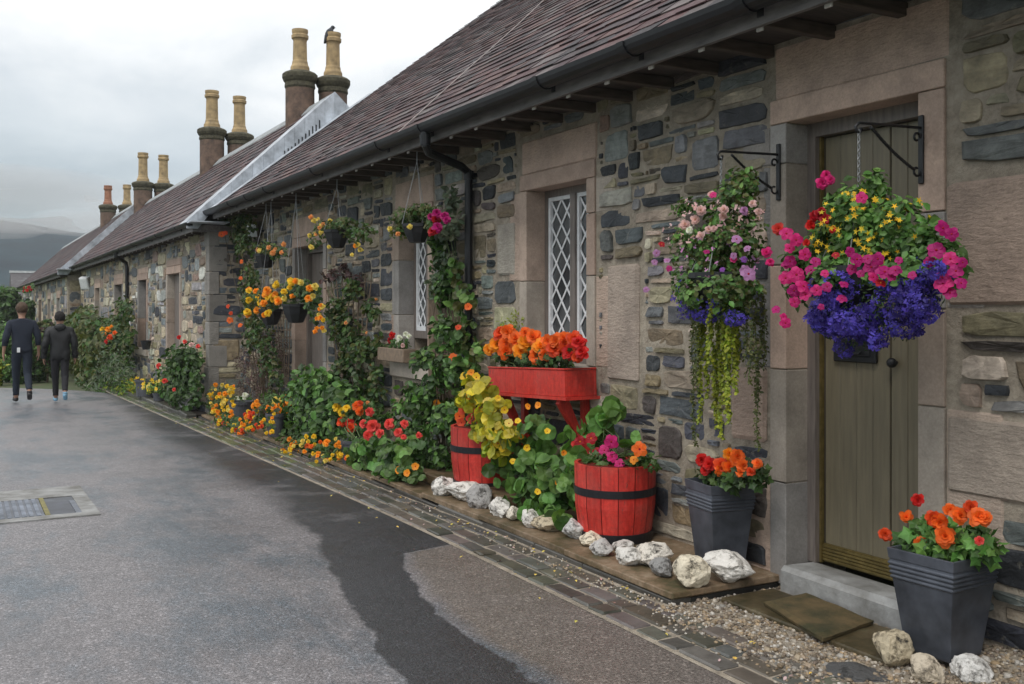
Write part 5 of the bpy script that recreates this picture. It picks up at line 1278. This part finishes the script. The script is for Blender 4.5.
# large basket by the door: four plants share it
x0=3.29
def tufts(n,cx,cy,rx,ry,r0,r1):
    out=[]
    for _ in range(n):
        a=random.uniform(0,6.28); q=random.uniform(.25,1)**.6; out.append((cx+rx*q*math.cos(a),cy+ry*q*math.sin(a),random.uniform(r0,r1),random.uniform(r0,r1)*.9,x0+random.uniform(-.20,.06)))
    return out
LOB=tufts(34,872,306,66,30,10,20)+tufts(8,838,318,26,22,8,14)+tufts(6,862,342,26,10,6,11)+tufts(6,928,278,20,18,8,14)+[(885,300,44,26),(842,310,26,24)]
r=plant('bidens_plant','mass of green leaves dotted with small yellow star flowers topping the large basket','plant',B(x0,[(860,225,40,38),(900,230,34,34),(835,245,30,34),(880,262,44,30),(915,258,30,34),(850,200,22,26),(872,185,16,16),(832,272,20,16,3.15),(905,275,26,16,3.16)]),4900,'mid',LO,.036,group='plants in the large hanging basket',base=K1,nstem=20,wall=3.69,thr=-.2,fr=9,leafmats=['mid','bright','bright'],up=.2,
  minis=[('yellow',270,.0135,'star',B(x0-.05,[(860,222,48,36),(885,230,44,40),(840,235,30,34)]))],stemr=.003)
r=plant('lobelia_plant','deep blue lobelia cascading from the underside of the large basket','plant',B(x0-.02,[(850,305,44,26),(900,298,42,26),(880,325,44,20),(830,318,28,22),(925,290,22,22),(865,335,26,16)]),1300,'dark',LN,.022,group='plants in the large hanging basket',base=(K1[0],K1[1],K1[2]-.05),nstem=16,wall=3.69,thr=-.1,fr=9,
  minis=[('blue',3500,.0105,'lob',B(x0,LOB)),('indigo',2700,.0105,'lob',B(x0,LOB))],stemr=.003)
r=plant('petunia_plant','bright pink and magenta petunias bulging from both sides of the large basket','plant',B(x0-.02,[(800,270,18,34),(812,250,16,26),(950,265,16,34),(935,255,18,30),(860,275,34,16)]),900,'mid',LO,.04,group='plants in the large hanging basket',base=(K1[0],K1[1],K1[2]-.02),nstem=14,wall=3.69,thr=-.2,stemr=.003)
fl_at(r,x0-.16,[(798,240,'pink',8),(788,232,'pink',7),(803,255,'pink',8),(790,262,'magenta',8),(797,272,'pink',9),(785,279,'pink',8),(803,285,'pink',9),(794,293,'magenta',8),(783,262,'magenta',6),(810,268,'magenta',7),(795,302,'pink',6),(782,318,'pink',5),(786,325,'pink',6),(776,308,'magenta',5),(806,296,'pink',7),(788,248,'pink',6),
  (942,228,'magenta',9),(950,236,'magenta',8),(936,252,'magenta',9),(948,262,'pink',9),(958,270,'magenta',8),(942,282,'pink',10),(952,290,'magenta',8),(962,282,'magenta',7),(945,275,'magenta',8),(962,262,'magenta',6),(930,262,'magenta',6),
  (860,198,'pink',7)],'petunia')
fl_at(r,x0-.30,[(858,262,'magenta',8),(868,270,'magenta',8),(878,262,'magenta',7),(851,270,'magenta',6),(884,275,'magenta',9),(892,268,'magenta',8),(842,297,'magenta',6),(880,284,'crimson',6),(853,253,'magenta',6),(870,258,'magenta',6),(876,277,'pink',6),(889,279,'magenta',6),(862,276,'magenta',5),(818,262,'magenta',6),(826,285,'magenta',6),(815,290,'pink',6),(822,275,'pink',5),(900,262,'magenta',5),(845,282,'magenta',5),(910,278,'magenta',5),(838,255,'crimson',5),(818,305,'magenta',4)],'petunia')
fl_at(r,x0-.14,[(820,213,'crimson',7),(815,216,'crimson',6),(826,220,'crimson',6),(811,224,'red',6),(824,208,'crimson',5),(808,240,'red',5),(835,228,'red',4)],'begonia')
fl_at(r,x0-.05,[(825,183,'pink',7),(823,177,'pink',7),(829,180,'pink',6),(821,184,'coral',5),(780,228,'coral',7),(784,233,'red',6)],'begonia')
# trailing basket
x0=3.30
r=plant('fuchsia_plant','feathery green plant with pale pink blooms filling the trailing basket','plant',B(x0,[(715,225,34,34),(700,250,34,34),(735,245,34,34),(712,275,36,26),(735,200,22,26),(742,180,14,16),(690,215,18,20),(712,292,40,20,3.2),(735,290,26,20,3.25),(690,285,20,20,3.2)]),4800,'mid',LO,.031,group='plants in the trailing basket',base=K2,nstem=22,wall=3.69,thr=.0,fr=8,leafmats=['mid','bright','olive'],stemr=.003,minis=[('palepink',90,.014,'lob',B(x0-.05,[(700,225,36,30),(735,215,26,24)])),('mauve',70,.013,'lob',B(x0-.06,[(712,265,44,34)]))])
fl_at(r,x0-.14,[(695,219,'palepink',5),(725,212,'palepink',5.5),(700,212,'palepink',6),(712,231,'palepink',4.5),(690,230,'white',5),(686,225,'palepink',6),(722,218,'palepink',5),(755,205,'palepink',5),(747,210,'mauve',5),(759,211,'palepink',4.5),(707,229,'palepink',5),(700,237,'palepink',5),(713,192,'palepink',4),(768,255,'pink',6),(772,263,'pink',5)],'begonia')
fl_at(r,x0-.16,[(738,238,'mauve',6),(749,275,'mauve',8),(745,268,'mauve',5),(708,252,'magenta',4),(661,243,'crimson',4),(667,270,'magenta',4),(655,262,'mauve',4),(647,288,'mauve',3.5),(735,258,'mauve',4),(743,260,'violet',4),(722,270,'violet',3.5),(658,254,'mauve',4),(664,262,'mauve',4),(731,262,'pink',4),(713,193,'pink',4),(747,247,'mauve',4)],'petunia')
plant('lobelia_plant','small blue lobelia clusters low on the left of the trailing basket','plant',B(x0-.06,[(690,300,18,20),(705,305,18,16),(735,315,20,10)]),700,'dark',LN,.022,group='plants in the trailing basket',base=(K2[0],K2[1],K2[2]-.04),nstem=6,wall=3.69,thr=-.2,fr=9,minis=[('blue',700,.0085,'lob',B(x0-.08,[(688,300,18,22),(706,306,16,18),(735,318,16,8)]))],stemr=.003)
# creeping jenny strands
root=empty('creeping_jenny',K2,'yellow green trailing strands hanging far below the trailing basket','plant','plants in the trailing basket'); mb=MB(); sm=MB(); m2=MB()
strands=[(700,425,.05,0),(706,400,.05,0),(712,410,.05,0),(718,380,.05,0),(722,440,.05,0),(726,405,.06,0),(730,425,.06,0),(734,395,.06,0),(694,380,.04,1),(739,370,.05,0),(728,385,.05,0),(716,430,.05,0),(710,365,.05,0),(724,415,.05,0),(703,360,.05,0),(692,447,.05,1),(760,450,.05,1),(756,400,.05,1),(764,370,.05,1),(752,385,.05,1),(745,360,.05,1),(698,395,.05,1),(736,350,.05,0),(732,375,.05,0)]
for (px,pe,j,dk) in strands:
    X=x0+random.uniform(-.14,.10); a=W(px,300+random.uniform(-14,10),X); b=W(px+random.uniform(-3,3),pe,X); n=26
    pts=[a.lerp(b,i/n)+Vector((.012*math.sin(i*.5+px),.012*math.cos(i*.4+px),0)) for i in range(n+1)]; tube(sm,pts,.0022,5)
    k=int((a-b).length/.0028); P=[];N=[]
    for i in range(k):
        t=i/k; q=a.lerp(b,t); ii=min(n-1,int(t*n)); q=pts[ii].lerp(pts[ii+1],t*n-ii); th=random.uniform(0,6.28); d=np.array([math.cos(th),math.sin(th),.2]); P.append(np.array(q)+d*.009*random.uniform(.5,1.6)); N.append(d+np.array([-.2,-.2,.5]))
    put_leaves(m2 if dk else mb,np.array(P),np.array(N),.0165,LR if dk==0 else LO,.3,(1,1,1),.3,0)
mb.build('foliage',L['lime'],root); o=m2.build('ivy_foliage',L['olive'],root); sm.build('stems',M['greenstem'],root)

# ------------------------------------------------------------------ second cottage gardens
r=plant('rose_bush','dark green rose bush with a few coral blooms beside the second cottage door','shrub',B(2.95,[(180,362,16,18),(172,380,16,18),(188,378,14,20),(180,395,18,12),(190,355,10,14)]),1800,'dark',LO,.085,base=(3.0,17.5,-.25),nstem=8,wall=3.12,thr=-.1,fr=4,leafmats=['dark','mid'],stem='bark')
fl_at(r,2.75,[(158,365,'coral',3.6),(165,381,'coral',3.2),(192,344,'palepink',3.4),(185,342,'coral',2.6),(179,338,'red',2.8),(197,347,'coral',2.6),(174,390,'coral',2.5)],'begonia')
rock((3.05,16.0,gz(16)+.05),(.28,.62,.34),(.32,.33,.36),77,'dark slab of stone leaning at the corner of the second cottage',group='stones by the second cottage',rot=.2,mat='rock')
r=plant('bedding_plant','yellow flowered plant spreading from the wide dark tub','plant',B(2.95,[(150,386,14,6),(137,386,10,7),(162,386,8,6)]),520,'bright',LO,.06,base=(2.97,Pd[1],Pd[2]),nstem=4,leafmats=['bright','lime'])
begs(r,2.88,30,(128,164,378,390),['yellow','yellow','paleyellow'],2.4,'daisy')
r=plant('bedding_plant','bright green low plants edging the bed left of the wide dark tub','plant',B(2.8,[(118,390,14,8),(104,392,12,8),(128,384,10,8)]),900,'bright',LN,.08,base=(2.8,24,-.33),nstem=4,leafmats=['bright','lime','mid'])
r=plant('lavender_bush','silvery green rounded bush below the climbing flowers','shrub',B(2.75,[(112,358,16,14),(103,370,16,14),(118,372,14,12),(98,384,14,10)]),2200,'sage',LN,.10,base=(2.8,23.5,-.33),nstem=6,thr=-.25,leafmats=['sage','mid','sage'],group='bushes along the second cottage')
r=plant('shrub','tall green shrub with orange yellow flower heads by the second cottage downpipe','shrub',B(2.85,[(112,332,14,18),(122,340,10,24),(104,345,12,14),(124,312,8,16)]),1900,'mid',LO,.10,base=(2.9,22.8,-.33),nstem=6,thr=-.1,leafmats=['mid','dark','olive'],group='bushes along the second cottage',wall=3.1)
fl_at(r,2.65,[(104,334,'amber',3.6),(108,330,'amber',3.6),(110,337,'deeporange',3.6),(114,333,'orange',3),(102,329,'yellow',3),(107,341,'red',3),(112,327,'amber',2.5)],'begonia')
r=plant('shrub','reddish brown seed heads and bronze foliage at the foot of the silvery bush','shrub',B(2.7,[(98,386,10,6),(92,380,8,6)]),420,'purple',LN,.09,base=(2.7,24.5,-.35),nstem=4,thr=-.2,group='bushes along the second cottage')
plant('shrub','wide olive green shrub mass hiding the wall of the farthest cottage','shrub',B(2.6,[(86,325,14,20),(74,330,12,18),(92,345,14,20),(80,350,14,20),(88,372,12,16),(70,355,10,16)]),3000,'olive',LO,.15,base=(2.6,28,-.45),nstem=8,thr=-.12,fr=2.5,leafmats=['olive','mid','olive'],group='bushes along the second cottage',stem='bark',wall=3.1)
plant('grass_clump','arching dark grassy clump at the kerb beside the walking pair','plant',B(2.55,[(90,388,14,10),(82,392,10,6)]),900,'mid',LN,.14,base=(2.55,25,-.4),nstem=4,thr=-.3,leafmats=['mid','sage'])
r=plant('hanging_flowers','cluster of red flowers under the far eaves of the terrace','plant',B(2.3,[(27,289,6,4)]),120,'mid',LO,.12,base=(2.3,44,1.9),nstem=2)
fl_at(r,2.2,[(25,288,'crimson',2.4),(29,287,'crimson',2.2),(27,290,'red',2.2),(31,290,'crimson',1.8),(24,291,'crimson',1.8)],'begonia')
# far trees and hedges across the bend
def tree(name,label,px,py_top,py_bot,Z,wpx,leafs,n=2600,size=.22,group='trees and bushes closing the street',seed=0,trunk=True):
    t=(px-512)/F; x=(t*CT+ST)*Z; y=(CT-t*ST)*Z; zt=EYE-(py_top-HOR)*Z/F; zb=gz(y); w=wpx*Z/F/2; h=zt-zb
    root=empty(name,(x,y,zb),label,'tree' if name=='tree' else 'shrub',group); bl=[]
    for i in range(11):
        a=random.uniform(0,6.28); q=random.uniform(.1,.75); hh=random.uniform(.25 if name=='tree' else .08,.86); rr=w*random.uniform(.32,.5)
        bl.append(((x+w*q*math.cos(a),y+w*q*math.sin(a)*.8,zb+h*hh),(rr,rr,min(rr,h*.25))))
    mb=MB(); 
    for i,l in enumerate(leafs):
        P,N=cloud(bl,n//len(leafs),None,-.12,.9/max(w,.5)*2,random.uniform(0,40),.4,zb+.03); put_leaves(mb,P,N*.7+np.array([-.2,-.3,.5]),size,LO,.5,(1,1,1),.3,i)
    mb.build('crown',[L[l] for l in leafs],root)
    mb=MB()
    for b in bl[:7]:
        tube(mb,[(x,y,zb-.1),(x+.05*w,y,zb+h*.25),b[0]],[.07*h*.4,.05*h*.4,.012],7)
    mb.build('trunk',M['bark'],root)
tree('hedge_shrub','bright green bush at the left edge behind the man',8,322,390,26,50,['bright','mid','bright'],2800,.13)
tree('hedge_shrub','olive bush with bronze leaves between the two walkers',44,318,386,29,44,['olive','mid','purple'],3000,.13)
tree('hedge_shrub','yellowish green shrub behind the dark haired walker',76,322,388,31,40,['olive','lime','mid'],2600,.13)
tree('tree','tall dark green tree at the left edge beyond the bright bush',6,284,380,42,48,['dark','mid','mid'],3400,.20)
tree('tree','broad green tree behind the head of the man',34,297,380,46,44,['mid','dark'],3200,.20)
tree('tree','distant dark tree left of the far outbuilding',-14,292,372,60,50,['dark','mid'],2400,.26)
tree('hedge_shrub','low pale green bush at the left edge on the road bend',-6,352,390,24,34,['bright','lime','mid'],1800,.11)
tree('hedge_shrub','dark leafy bush low behind the knees of the walking man',24,345,390,25,30,['mid','dark'],1900,.12)
tree('hedge_shrub','leafy green bush filling the gap between the two walkers',47,335,392,25.5,34,['mid','bright','olive'],2600,.11)
tree('hedge_shrub','rounded green shrub at the left edge touching the road bend',0,338,392,25.5,34,['mid','bright'],2200,.11)
tree('hedge_shrub','flower speckled low bush beside the legs of the dark haired walker',88,350,392,28,34,['olive','mid','purple'],2000,.11)

# wooded hills far beyond
mb=MB(); xs=np.linspace(-460,380,70); V=[]; ds=[(210,0),(235,.4),(270,.8),(320,1.05),(380,1.0)]
for (d,hf) in ds:
    for x in xs:
        yy=d*1.0; h=(20+7*math.exp(-((x+14)/40)**2)+7*mnoise.noise(Vector((x*.012,d*.008,3)))+2.5*mnoise.noise(Vector((x*.06,d*.04,1)))); V.append((x,yy,-1+h*hf))
n=len(xs); mb.add(V,[(j*n+i,j*n+i+1,(j+1)*n+i+1,(j+1)*n+i) for j in range(len(ds)-1) for i in range(n-1)]); tag(mb.build('hills',M['hill'],smooth=True),kind='structure')

# ------------------------------------------------------------------ people, seen from behind
def skin(name,J,E,mat,parent,sub=2,root=0):
    me=bpy.data.meshes.new(name); keys=list(J); me.from_pydata([J[k][:3] for k in keys],[(keys.index(a),keys.index(b)) for a,b in E],[])
    o=bpy.data.objects.new(name,me); COL.objects.link(o); sk=o.modifiers.new('s','SKIN'); sk.use_smooth_shade=True
    if not me.skin_vertices: me.attributes.new if 0 else None
    for i,k in enumerate(keys):
        r=J[k][3]; r2=J[k][4] if len(J[k])>4 else r; v=me.skin_vertices[0].data[i]; v.radius=(r,r2); v.use_root=(i==root)
    ss=o.modifiers.new('u','SUBSURF'); ss.levels=ss.render_levels=sub
    dg=bpy.context.evaluated_depsgraph_get(); ev=o.evaluated_get(dg); nm=bpy.data.meshes.new_from_object(ev)
    bpy.data.objects.remove(o); nm.materials.clear(); nm.materials.append(mat)
    if not nm.color_attributes.get('tint'):
        a=nm.color_attributes.new('tint','FLOAT_COLOR','POINT'); a.data.foreach_set('color',[1.0]*(4*len(nm.vertices)))
    for p in nm.polygons: p.use_smooth=True
    ob=bpy.data.objects.new(name,nm); COL.objects.link(ob); ob.parent=parent; return ob
def fab(name,c,r=.85): return simple(name,c,r,.25,60,.3,.003)
SK=simple('skin',(.42,.24,.17),.5,.08,10,0)
def person(loc,h,label,hair,top,legs,shoe,jacket=False,step=1,rot=0.0):
    root=empty('person',loc,label,'person','couple walking up the street'); root.rotation_euler=(0,0,rot); s=h/1.78; root.scale=(s,s,s)
    kn=.10; A=dict(pel=(0,0,.95,.15,.11),sp=(0,.01,1.12,.145,.10),ch=(0,.02,1.32,.18,.115),nk0=(0,.01,1.47,.06),nk=(0,.02,1.54,.052),hd=(0,.035,1.64,.082,.095),ht=(0,.03,1.71,.07,.08),
      sL=(-.185,.01,1.41,.062),sR=(.185,.01,1.41,.062),eL=(-.265,-.05,1.15,.045),eR=(.26,-.03,1.15,.045),wL=(-.285,.05,.92,.027),wR=(.275,.05,.92,.027),pL=(-.288,.075,.85,.028,.018),pR=(.277,.07,.85,.028,.018),
      hL=(-.09,0,.90,.085),hR=(.09,0,.90,.085))
    st=step
    kl=(-.08,.14*st,.52); al=(-.07,.22*st,.09); kr=(.085,-.02,.50); ar=(.08,-.33*st,.24)
    if st<0: kl=(-.09,-.02,.50); al=(-.09,-.24,.16); kr=(.09,.12,.52); ar=(.09,.17,.10)
    A.update(kL=(*kl,.058),kR=(*kr,.058),aL=(*al,.04),aR=(*ar,.04),
      tL=(al[0]-.01,al[1]+.15,al[2]-(.06 if al[2]<.12 else .14),.032),tR=(ar[0]+.01,ar[1]+.15 if ar[2]<.12 else ar[1]+.055,ar[2]-(.06 if ar[2]<.12 else .17),.032))
    E=[('pel','sp'),('sp','ch'),('ch','nk0'),('nk0','nk'),('nk','hd'),('hd','ht'),('ch','sL'),('ch','sR'),('sL','eL'),('sR','eR'),('eL','wL'),('eR','wR'),('wL','pL'),('wR','pR'),('pel','hL'),('pel','hR'),('hL','kL'),('hR','kR'),('kL','aL'),('kR','aR'),('aL','tL'),('aR','tR')]
    A['nose']=(0,.135,1.63,.014); E.append(('hd','nose'))
    for sd,sg in (('L',-1),('R',1)):
        A['ear'+sd]=(sg*.088,.025,1.63,.016,.012); E.append(('hd','ear'+sd))
        b=A['p'+sd]
        for i,(dy,ln) in enumerate(((.028,.075),(.010,.085),(-.008,.08),(-.026,.062))):
            k=f'f{sd}{i}'; A[k+'a']=(b[0]+sg*.004,b[1]+dy*.8,b[2]-.03,.0095); A[k+'b']=(b[0]-sg*.004,b[1]+dy+.012,b[2]-.03-ln*.55,.0085); A[k+'c']=(b[0]-sg*.016,b[1]+dy+.02,b[2]-.03-ln,.007); E+= [('p'+sd,k+'a'),(k+'a',k+'b'),(k+'b',k+'c')]
        k='th'+sd; A[k]=(b[0]-sg*.02,b[1]+.045,b[2]-.015,.010); A[k+'2']=(b[0]-sg*.03,b[1]+.06,b[2]-.05,.008); E+=[('p'+sd,k),(k,k+'2')]
    bodyname=skin('body',A,E,SK,root).name
    body=root.children[0] if root.children else None
    bm=bpy.data.objects[bodyname].data; VV=[v.co.copy() for v in bm.vertices]; NN=[v.normal.copy() for v in bm.vertices]
    def garment(nm,mat,fn,off):
        keep=[tuple(p.vertices) for p in bm.polygons if fn(sum((VV[i] for i in p.vertices),Vector())/len(p.vertices))]
        used=sorted({i for f in keep for i in f}); ix={a:b for b,a in enumerate(used)}; g=MB()
        V=[VV[i]+NN[i]*(off*(1+.5*mnoise.noise(VV[i]*9)+.5*mnoise.noise(Vector((VV[i].x*12,VV[i].y*12,VV[i].z*30))))) for i in used]; g.add([tuple(v) for v in V],[tuple(ix[i] for i in f) for f in keep])
        o=g.build(nm,mat,smooth=True); o.parent=root; sm=o.modifiers.new('s','SOLIDIFY'); sm.thickness=.006; sm.offset=-1; return o
    arm=lambda c: abs(c.x)>.185 and c.z<1.40
    cut=.87 if jacket else 1.02
    garment('jacket' if jacket else 'sweater',top,lambda c:(c.z>(cut if arm(c) else (.84 if jacket else .90))) and c.z<1.515 and not (abs(c.x)<.075 and c.z>1.50),.030 if jacket else .016)
    garment('trousers',legs,lambda c:(not arm(c)) and c.z<.96 and not (c.z<.13 or (c.y<-.20 and c.z<.26)),.013)
    if jacket:
        g=MB(); V,Fc=ICO2; g.add(V*np.array([.105,.065,.075])+np.array([0,-.075,1.475]),Fc); o=g.build('hood',top,smooth=True); o.parent=root
    for sd in 'LR':
        a,t=A['a'+sd],A['t'+sd]; hz=-.055 if a[2]<.12 else -.05
        skin('shoe',{'h':(a[0],a[1]-.035,a[2]+hz,.045),'a':(a[0],a[1],a[2]+.01,.048),'m':((a[0]+t[0])/2,(a[1]+t[1])/2,(a[2]+t[2])/2-.01,.046,.036),'t':(t[0],t[1],t[2],.042,.030)},[('h','m'),('a','m'),('m','t')],shoe,root,root=2)
    mb=MB(); V,Fc=ICO3; V=V*np.array([.098,.115,.115])+np.array([0,.020,1.675]); V=np.array([v*(1)+np.array([0,0,0]) for v in V]); keep=[f for f in Fc if np.mean([V[i][2] for i in f])>1.60+ (0.07 if np.mean([V[i][1] for i in f])>.08 else 0)]
    V=np.array([v+.012*np.array([nz(v,32,1),nz(v,32,2),nz(v,32,5)]) for v in V]); mb.add(V,keep); o=mb.build('hair',hair,smooth=True); o.parent=root
    return root
navy=fab('navy_knit',(.012,.018,.034)); jean=fab('dark_denim',(.012,.020,.036)); blk=fab('black_shell_fabric',(.010,.011,.013),.6); leg=fab('charcoal_leggings',(.014,.014,.018)); boot=fab('dark_boot_leather',(.022,.020,.022),.5); snk=fab('blue_grey_trainer',(.22,.42,.58),.6)
brown=fab('brown_hair',(.075,.045,.028)); dkh=fab('black_hair',(.010,.008,.008))
p=G(22,402,gz(18.7)); pm=person((p.x,p.y,gz(p.y)+.01),1.80,'man walking away in a dark navy sweater and dark jeans with bare forearms',brown,navy,jean,boot,False,1,R(4))
mb=MB(); cbox(mb,-.095,-.045,-.135,-.128,.90,.985,.002); o=mb.build('paper_slip',M['white']); o.parent=pm
p=G(60,402,gz(18.6)); person((p.x,p.y,gz(p.y)+.01),1.63,'dark haired walker in a black hooded jacket and dark leggings with blue trainers',dkh,blk,leg,snk,True,1,R(-3))

# bird on the chimney pot
x,y=chx(328,16.65),16.62; z=6.18; mb=MB(); V,Fc=ICO2
x+=.13; z-=.10
r=empty('bird',(x-.09,y,z),'small dark bird perched on the rim of the right chimney pot of the nearest pair','bird')
bm_=MB(); V2=V*np.array([.075,.055,.062]); V2=V2@np.array(Matrix.Rotation(R(-48),3,'Y')).T; bm_.add(V2+np.array([x-.11,y,z+.10]),Fc); bm_.add(V*.036+np.array([x-.055,y,z+.19]),Fc)
V3=[(x-.03,y,z+.185),(x+.01,y,z+.19),(x-.03,y-.01,z+.20),(x-.03,y+.01,z+.20)]; bm_.add(V3,[(0,1,2),(0,3,1),(1,3,2)])
tube(bm_,[(x-.07,y,z+.17),(x-.12,y,z+.10),(x-.17,y,z+.02),(x-.20,y,z-.10)],[.035,.055,.035,.018],8); bm_.build('body',fab('bird_feathers',(.05,.055,.065)),r,smooth=True)
bm_=MB()
for s in (-.02,.02): tube(bm_,[(x-.11,y+s,z+.05),(x-.10,y+s,z-.0)],.005,5)
bm_.build('legs',M['bark'],r)

# fallen petals and leaves on the gutter setts and road edge, nobody could count them
mb=MB(); n_=260; P=np.zeros((n_,3)); P[:,1]=rng.uniform(2.2,15,n_); P[:,0]=2.97-rng.exponential(.16,n_)
P[:,2]=np.array([gz(y) for y in P[:,1]])+.022; Nn=np.tile([0,0,1.0],(n_,1))
for c,(k0,k1) in enumerate(((0,110),(110,190),(190,260))): put_leaves(mb,P[k0:k1],Nn[k0:k1],[.021,.018,.016][c],LO,.25,(1,1,1),.4,c)
tag(mb.build('fallen_petals',[P_['paleyellow'],P_['palepink'],L['purple']]),kind='stuff',label='fallen petals and small leaves scattered along the gutter setts')

# ------------------------------------------------------------------ camera, light, sky
cam=bpy.data.cameras.new('camera'); co=bpy.data.objects.new('camera',cam); COL.objects.link(co); S.camera=co
cam.sensor_width=36; cam.lens=36*F/1024; cam.clip_end=5000; cam.clip_start=.05
cam.shift_y=-(342-HOR)/1024
co.location=(0,0,EYE); co.rotation_euler=(R(90),0,-TH)
sun=bpy.data.lights.new('sun','SUN'); sun.energy=.9; sun.angle=R(18); sun.color=(1,.97,.93); so=bpy.data.objects.new('sun',sun); COL.objects.link(so)
SE,SA=R(52),R(235)      # elevation, compass angle of the sun (from +y clockwise)
sd=Vector((math.sin(SA)*math.cos(SE),math.cos(SA)*math.cos(SE),math.sin(SE))); so.rotation_euler=sd.to_track_quat('Z','Y').to_euler()
w=bpy.data.worlds.new('World'); S.world=w; w.use_nodes=True; nt=w.node_tree; nt.nodes.clear()
out=nt.nodes.new('ShaderNodeOutputWorld'); sky=nt.nodes.new('ShaderNodeTexSky'); sky.sky_type='NISHITA'; sky.sun_disc=False; sky.sun_elevation=SE; sky.sun_rotation=SA
bg1=nt.nodes.new('ShaderNodeBackground'); bg1.inputs[1].default_value=.10; nt.links.new(sky.outputs[0],bg1.inputs[0])
tc=nt.nodes.new('ShaderNodeTexCoord'); mp=nt.nodes.new('ShaderNodeMapping'); mp.inputs['Scale'].default_value=(1,1,2.2); nt.links.new(tc.outputs['Generated'],mp.inputs[0])
n1=noise_node(nt,2.6,9,.55,mp.outputs[0],.25); sep=nt.nodes.new('ShaderNodeSeparateXYZ'); nt.links.new(tc.outputs['Generated'],sep.inputs[0])
h=math_(nt,'ADD',sep.outputs[2],math_(nt,'MULTIPLY',math_(nt,'SUBTRACT',n1.outputs['Fac'],.5),.42))
h=math_(nt,'ADD',h,math_(nt,'MULTIPLY',sep.outputs[0],.10))
cc=ramp(nt,h,[(.0,(.20,.27,.30)),(.07,(.36,.41,.44)),(.14,(.46,.505,.535)),(.21,(.56,.59,.61)),(.27,(.72,.73,.73)),(.45,(.86,.855,.84)),(.8,(.92,.91,.89))])
det=noise_node(nt,5,9,.6,mp.outputs[0],.5); cc=mix(nt,1,cc,ramp(nt,det.outputs['Fac'],[(.32,(.86,.885,.915)),(.66,(1.07,1.06,1.05))]),'MULTIPLY')
bg2=nt.nodes.new('ShaderNodeBackground'); nt.links.new(cc,bg2.inputs[0]); bg2.inputs[1].default_value=1.0
mx=nt.nodes.new('ShaderNodeMixShader'); mx.inputs[0].default_value=.93; nt.links.new(bg1.outputs[0],mx.inputs[1]); nt.links.new(bg2.outputs[0],mx.inputs[2]); nt.links.new(mx.outputs[0],out.inputs[0])
S.view_settings.view_transform='Standard'; S.view_settings.look='None'; S.view_settings.exposure=0.0; S.view_settings.gamma=1

S.view_settings.exposure=0.62
# ------------------------------------------------------------------ air
mb=MB(); box(mb,-500,420,-100,400,-4,34); hz=mb.build('haze',bpy.data.materials.new('haze_air')); tag(hz,kind='stuff'); hm=hz.data.materials[0]; hm.use_nodes=True; nt=hm.node_tree; nt.nodes.clear()
o_=nt.nodes.new('ShaderNodeOutputMaterial'); pv=nt.nodes.new('ShaderNodeVolumePrincipled'); pv.inputs['Density'].default_value=.0007; pv.inputs['Color'].default_value=(.92,.955,.98,1); pv.inputs['Anisotropy'].default_value=.2; nt.links.new(pv.outputs[0],o_.inputs['Volume'])

mb=MB(); V,Fc=ICO2
for (x,y,z,a,b,c) in ((-12,192,17,18,9,3.6),(10,198,18.5,16,10,4.2),(2,186,21,26,8,4.6),(30,190,17.5,16,9,3.6),(-32,190,19,20,9,4.2),(5,180,14.2,7,5,1.8),(17,184,15.5,9,6,2.2),(-5,176,13,5,4,.9)):
    mb.add(np.array([v*(1+.18*nz(v,1.6,x)) for v in V])*np.array([a,b,c])+np.array([x,y,z]),Fc)
ms_=mb.build('mist',bpy.data.materials.new('low_mist'),smooth=True); tag(ms_,kind='stuff',label='low mist drifting over the dark wooded hill'); mm_=ms_.data.materials[0]; mm_.use_nodes=True; nt=mm_.node_tree; nt.nodes.clear()
o_=nt.nodes.new('ShaderNodeOutputMaterial'); pv=nt.nodes.new('ShaderNodeVolumePrincipled'); pv.inputs['Density'].default_value=.055; pv.inputs['Color'].default_value=(.97,.98,.99,1); nt.links.new(pv.outputs[0],o_.inputs['Volume'])
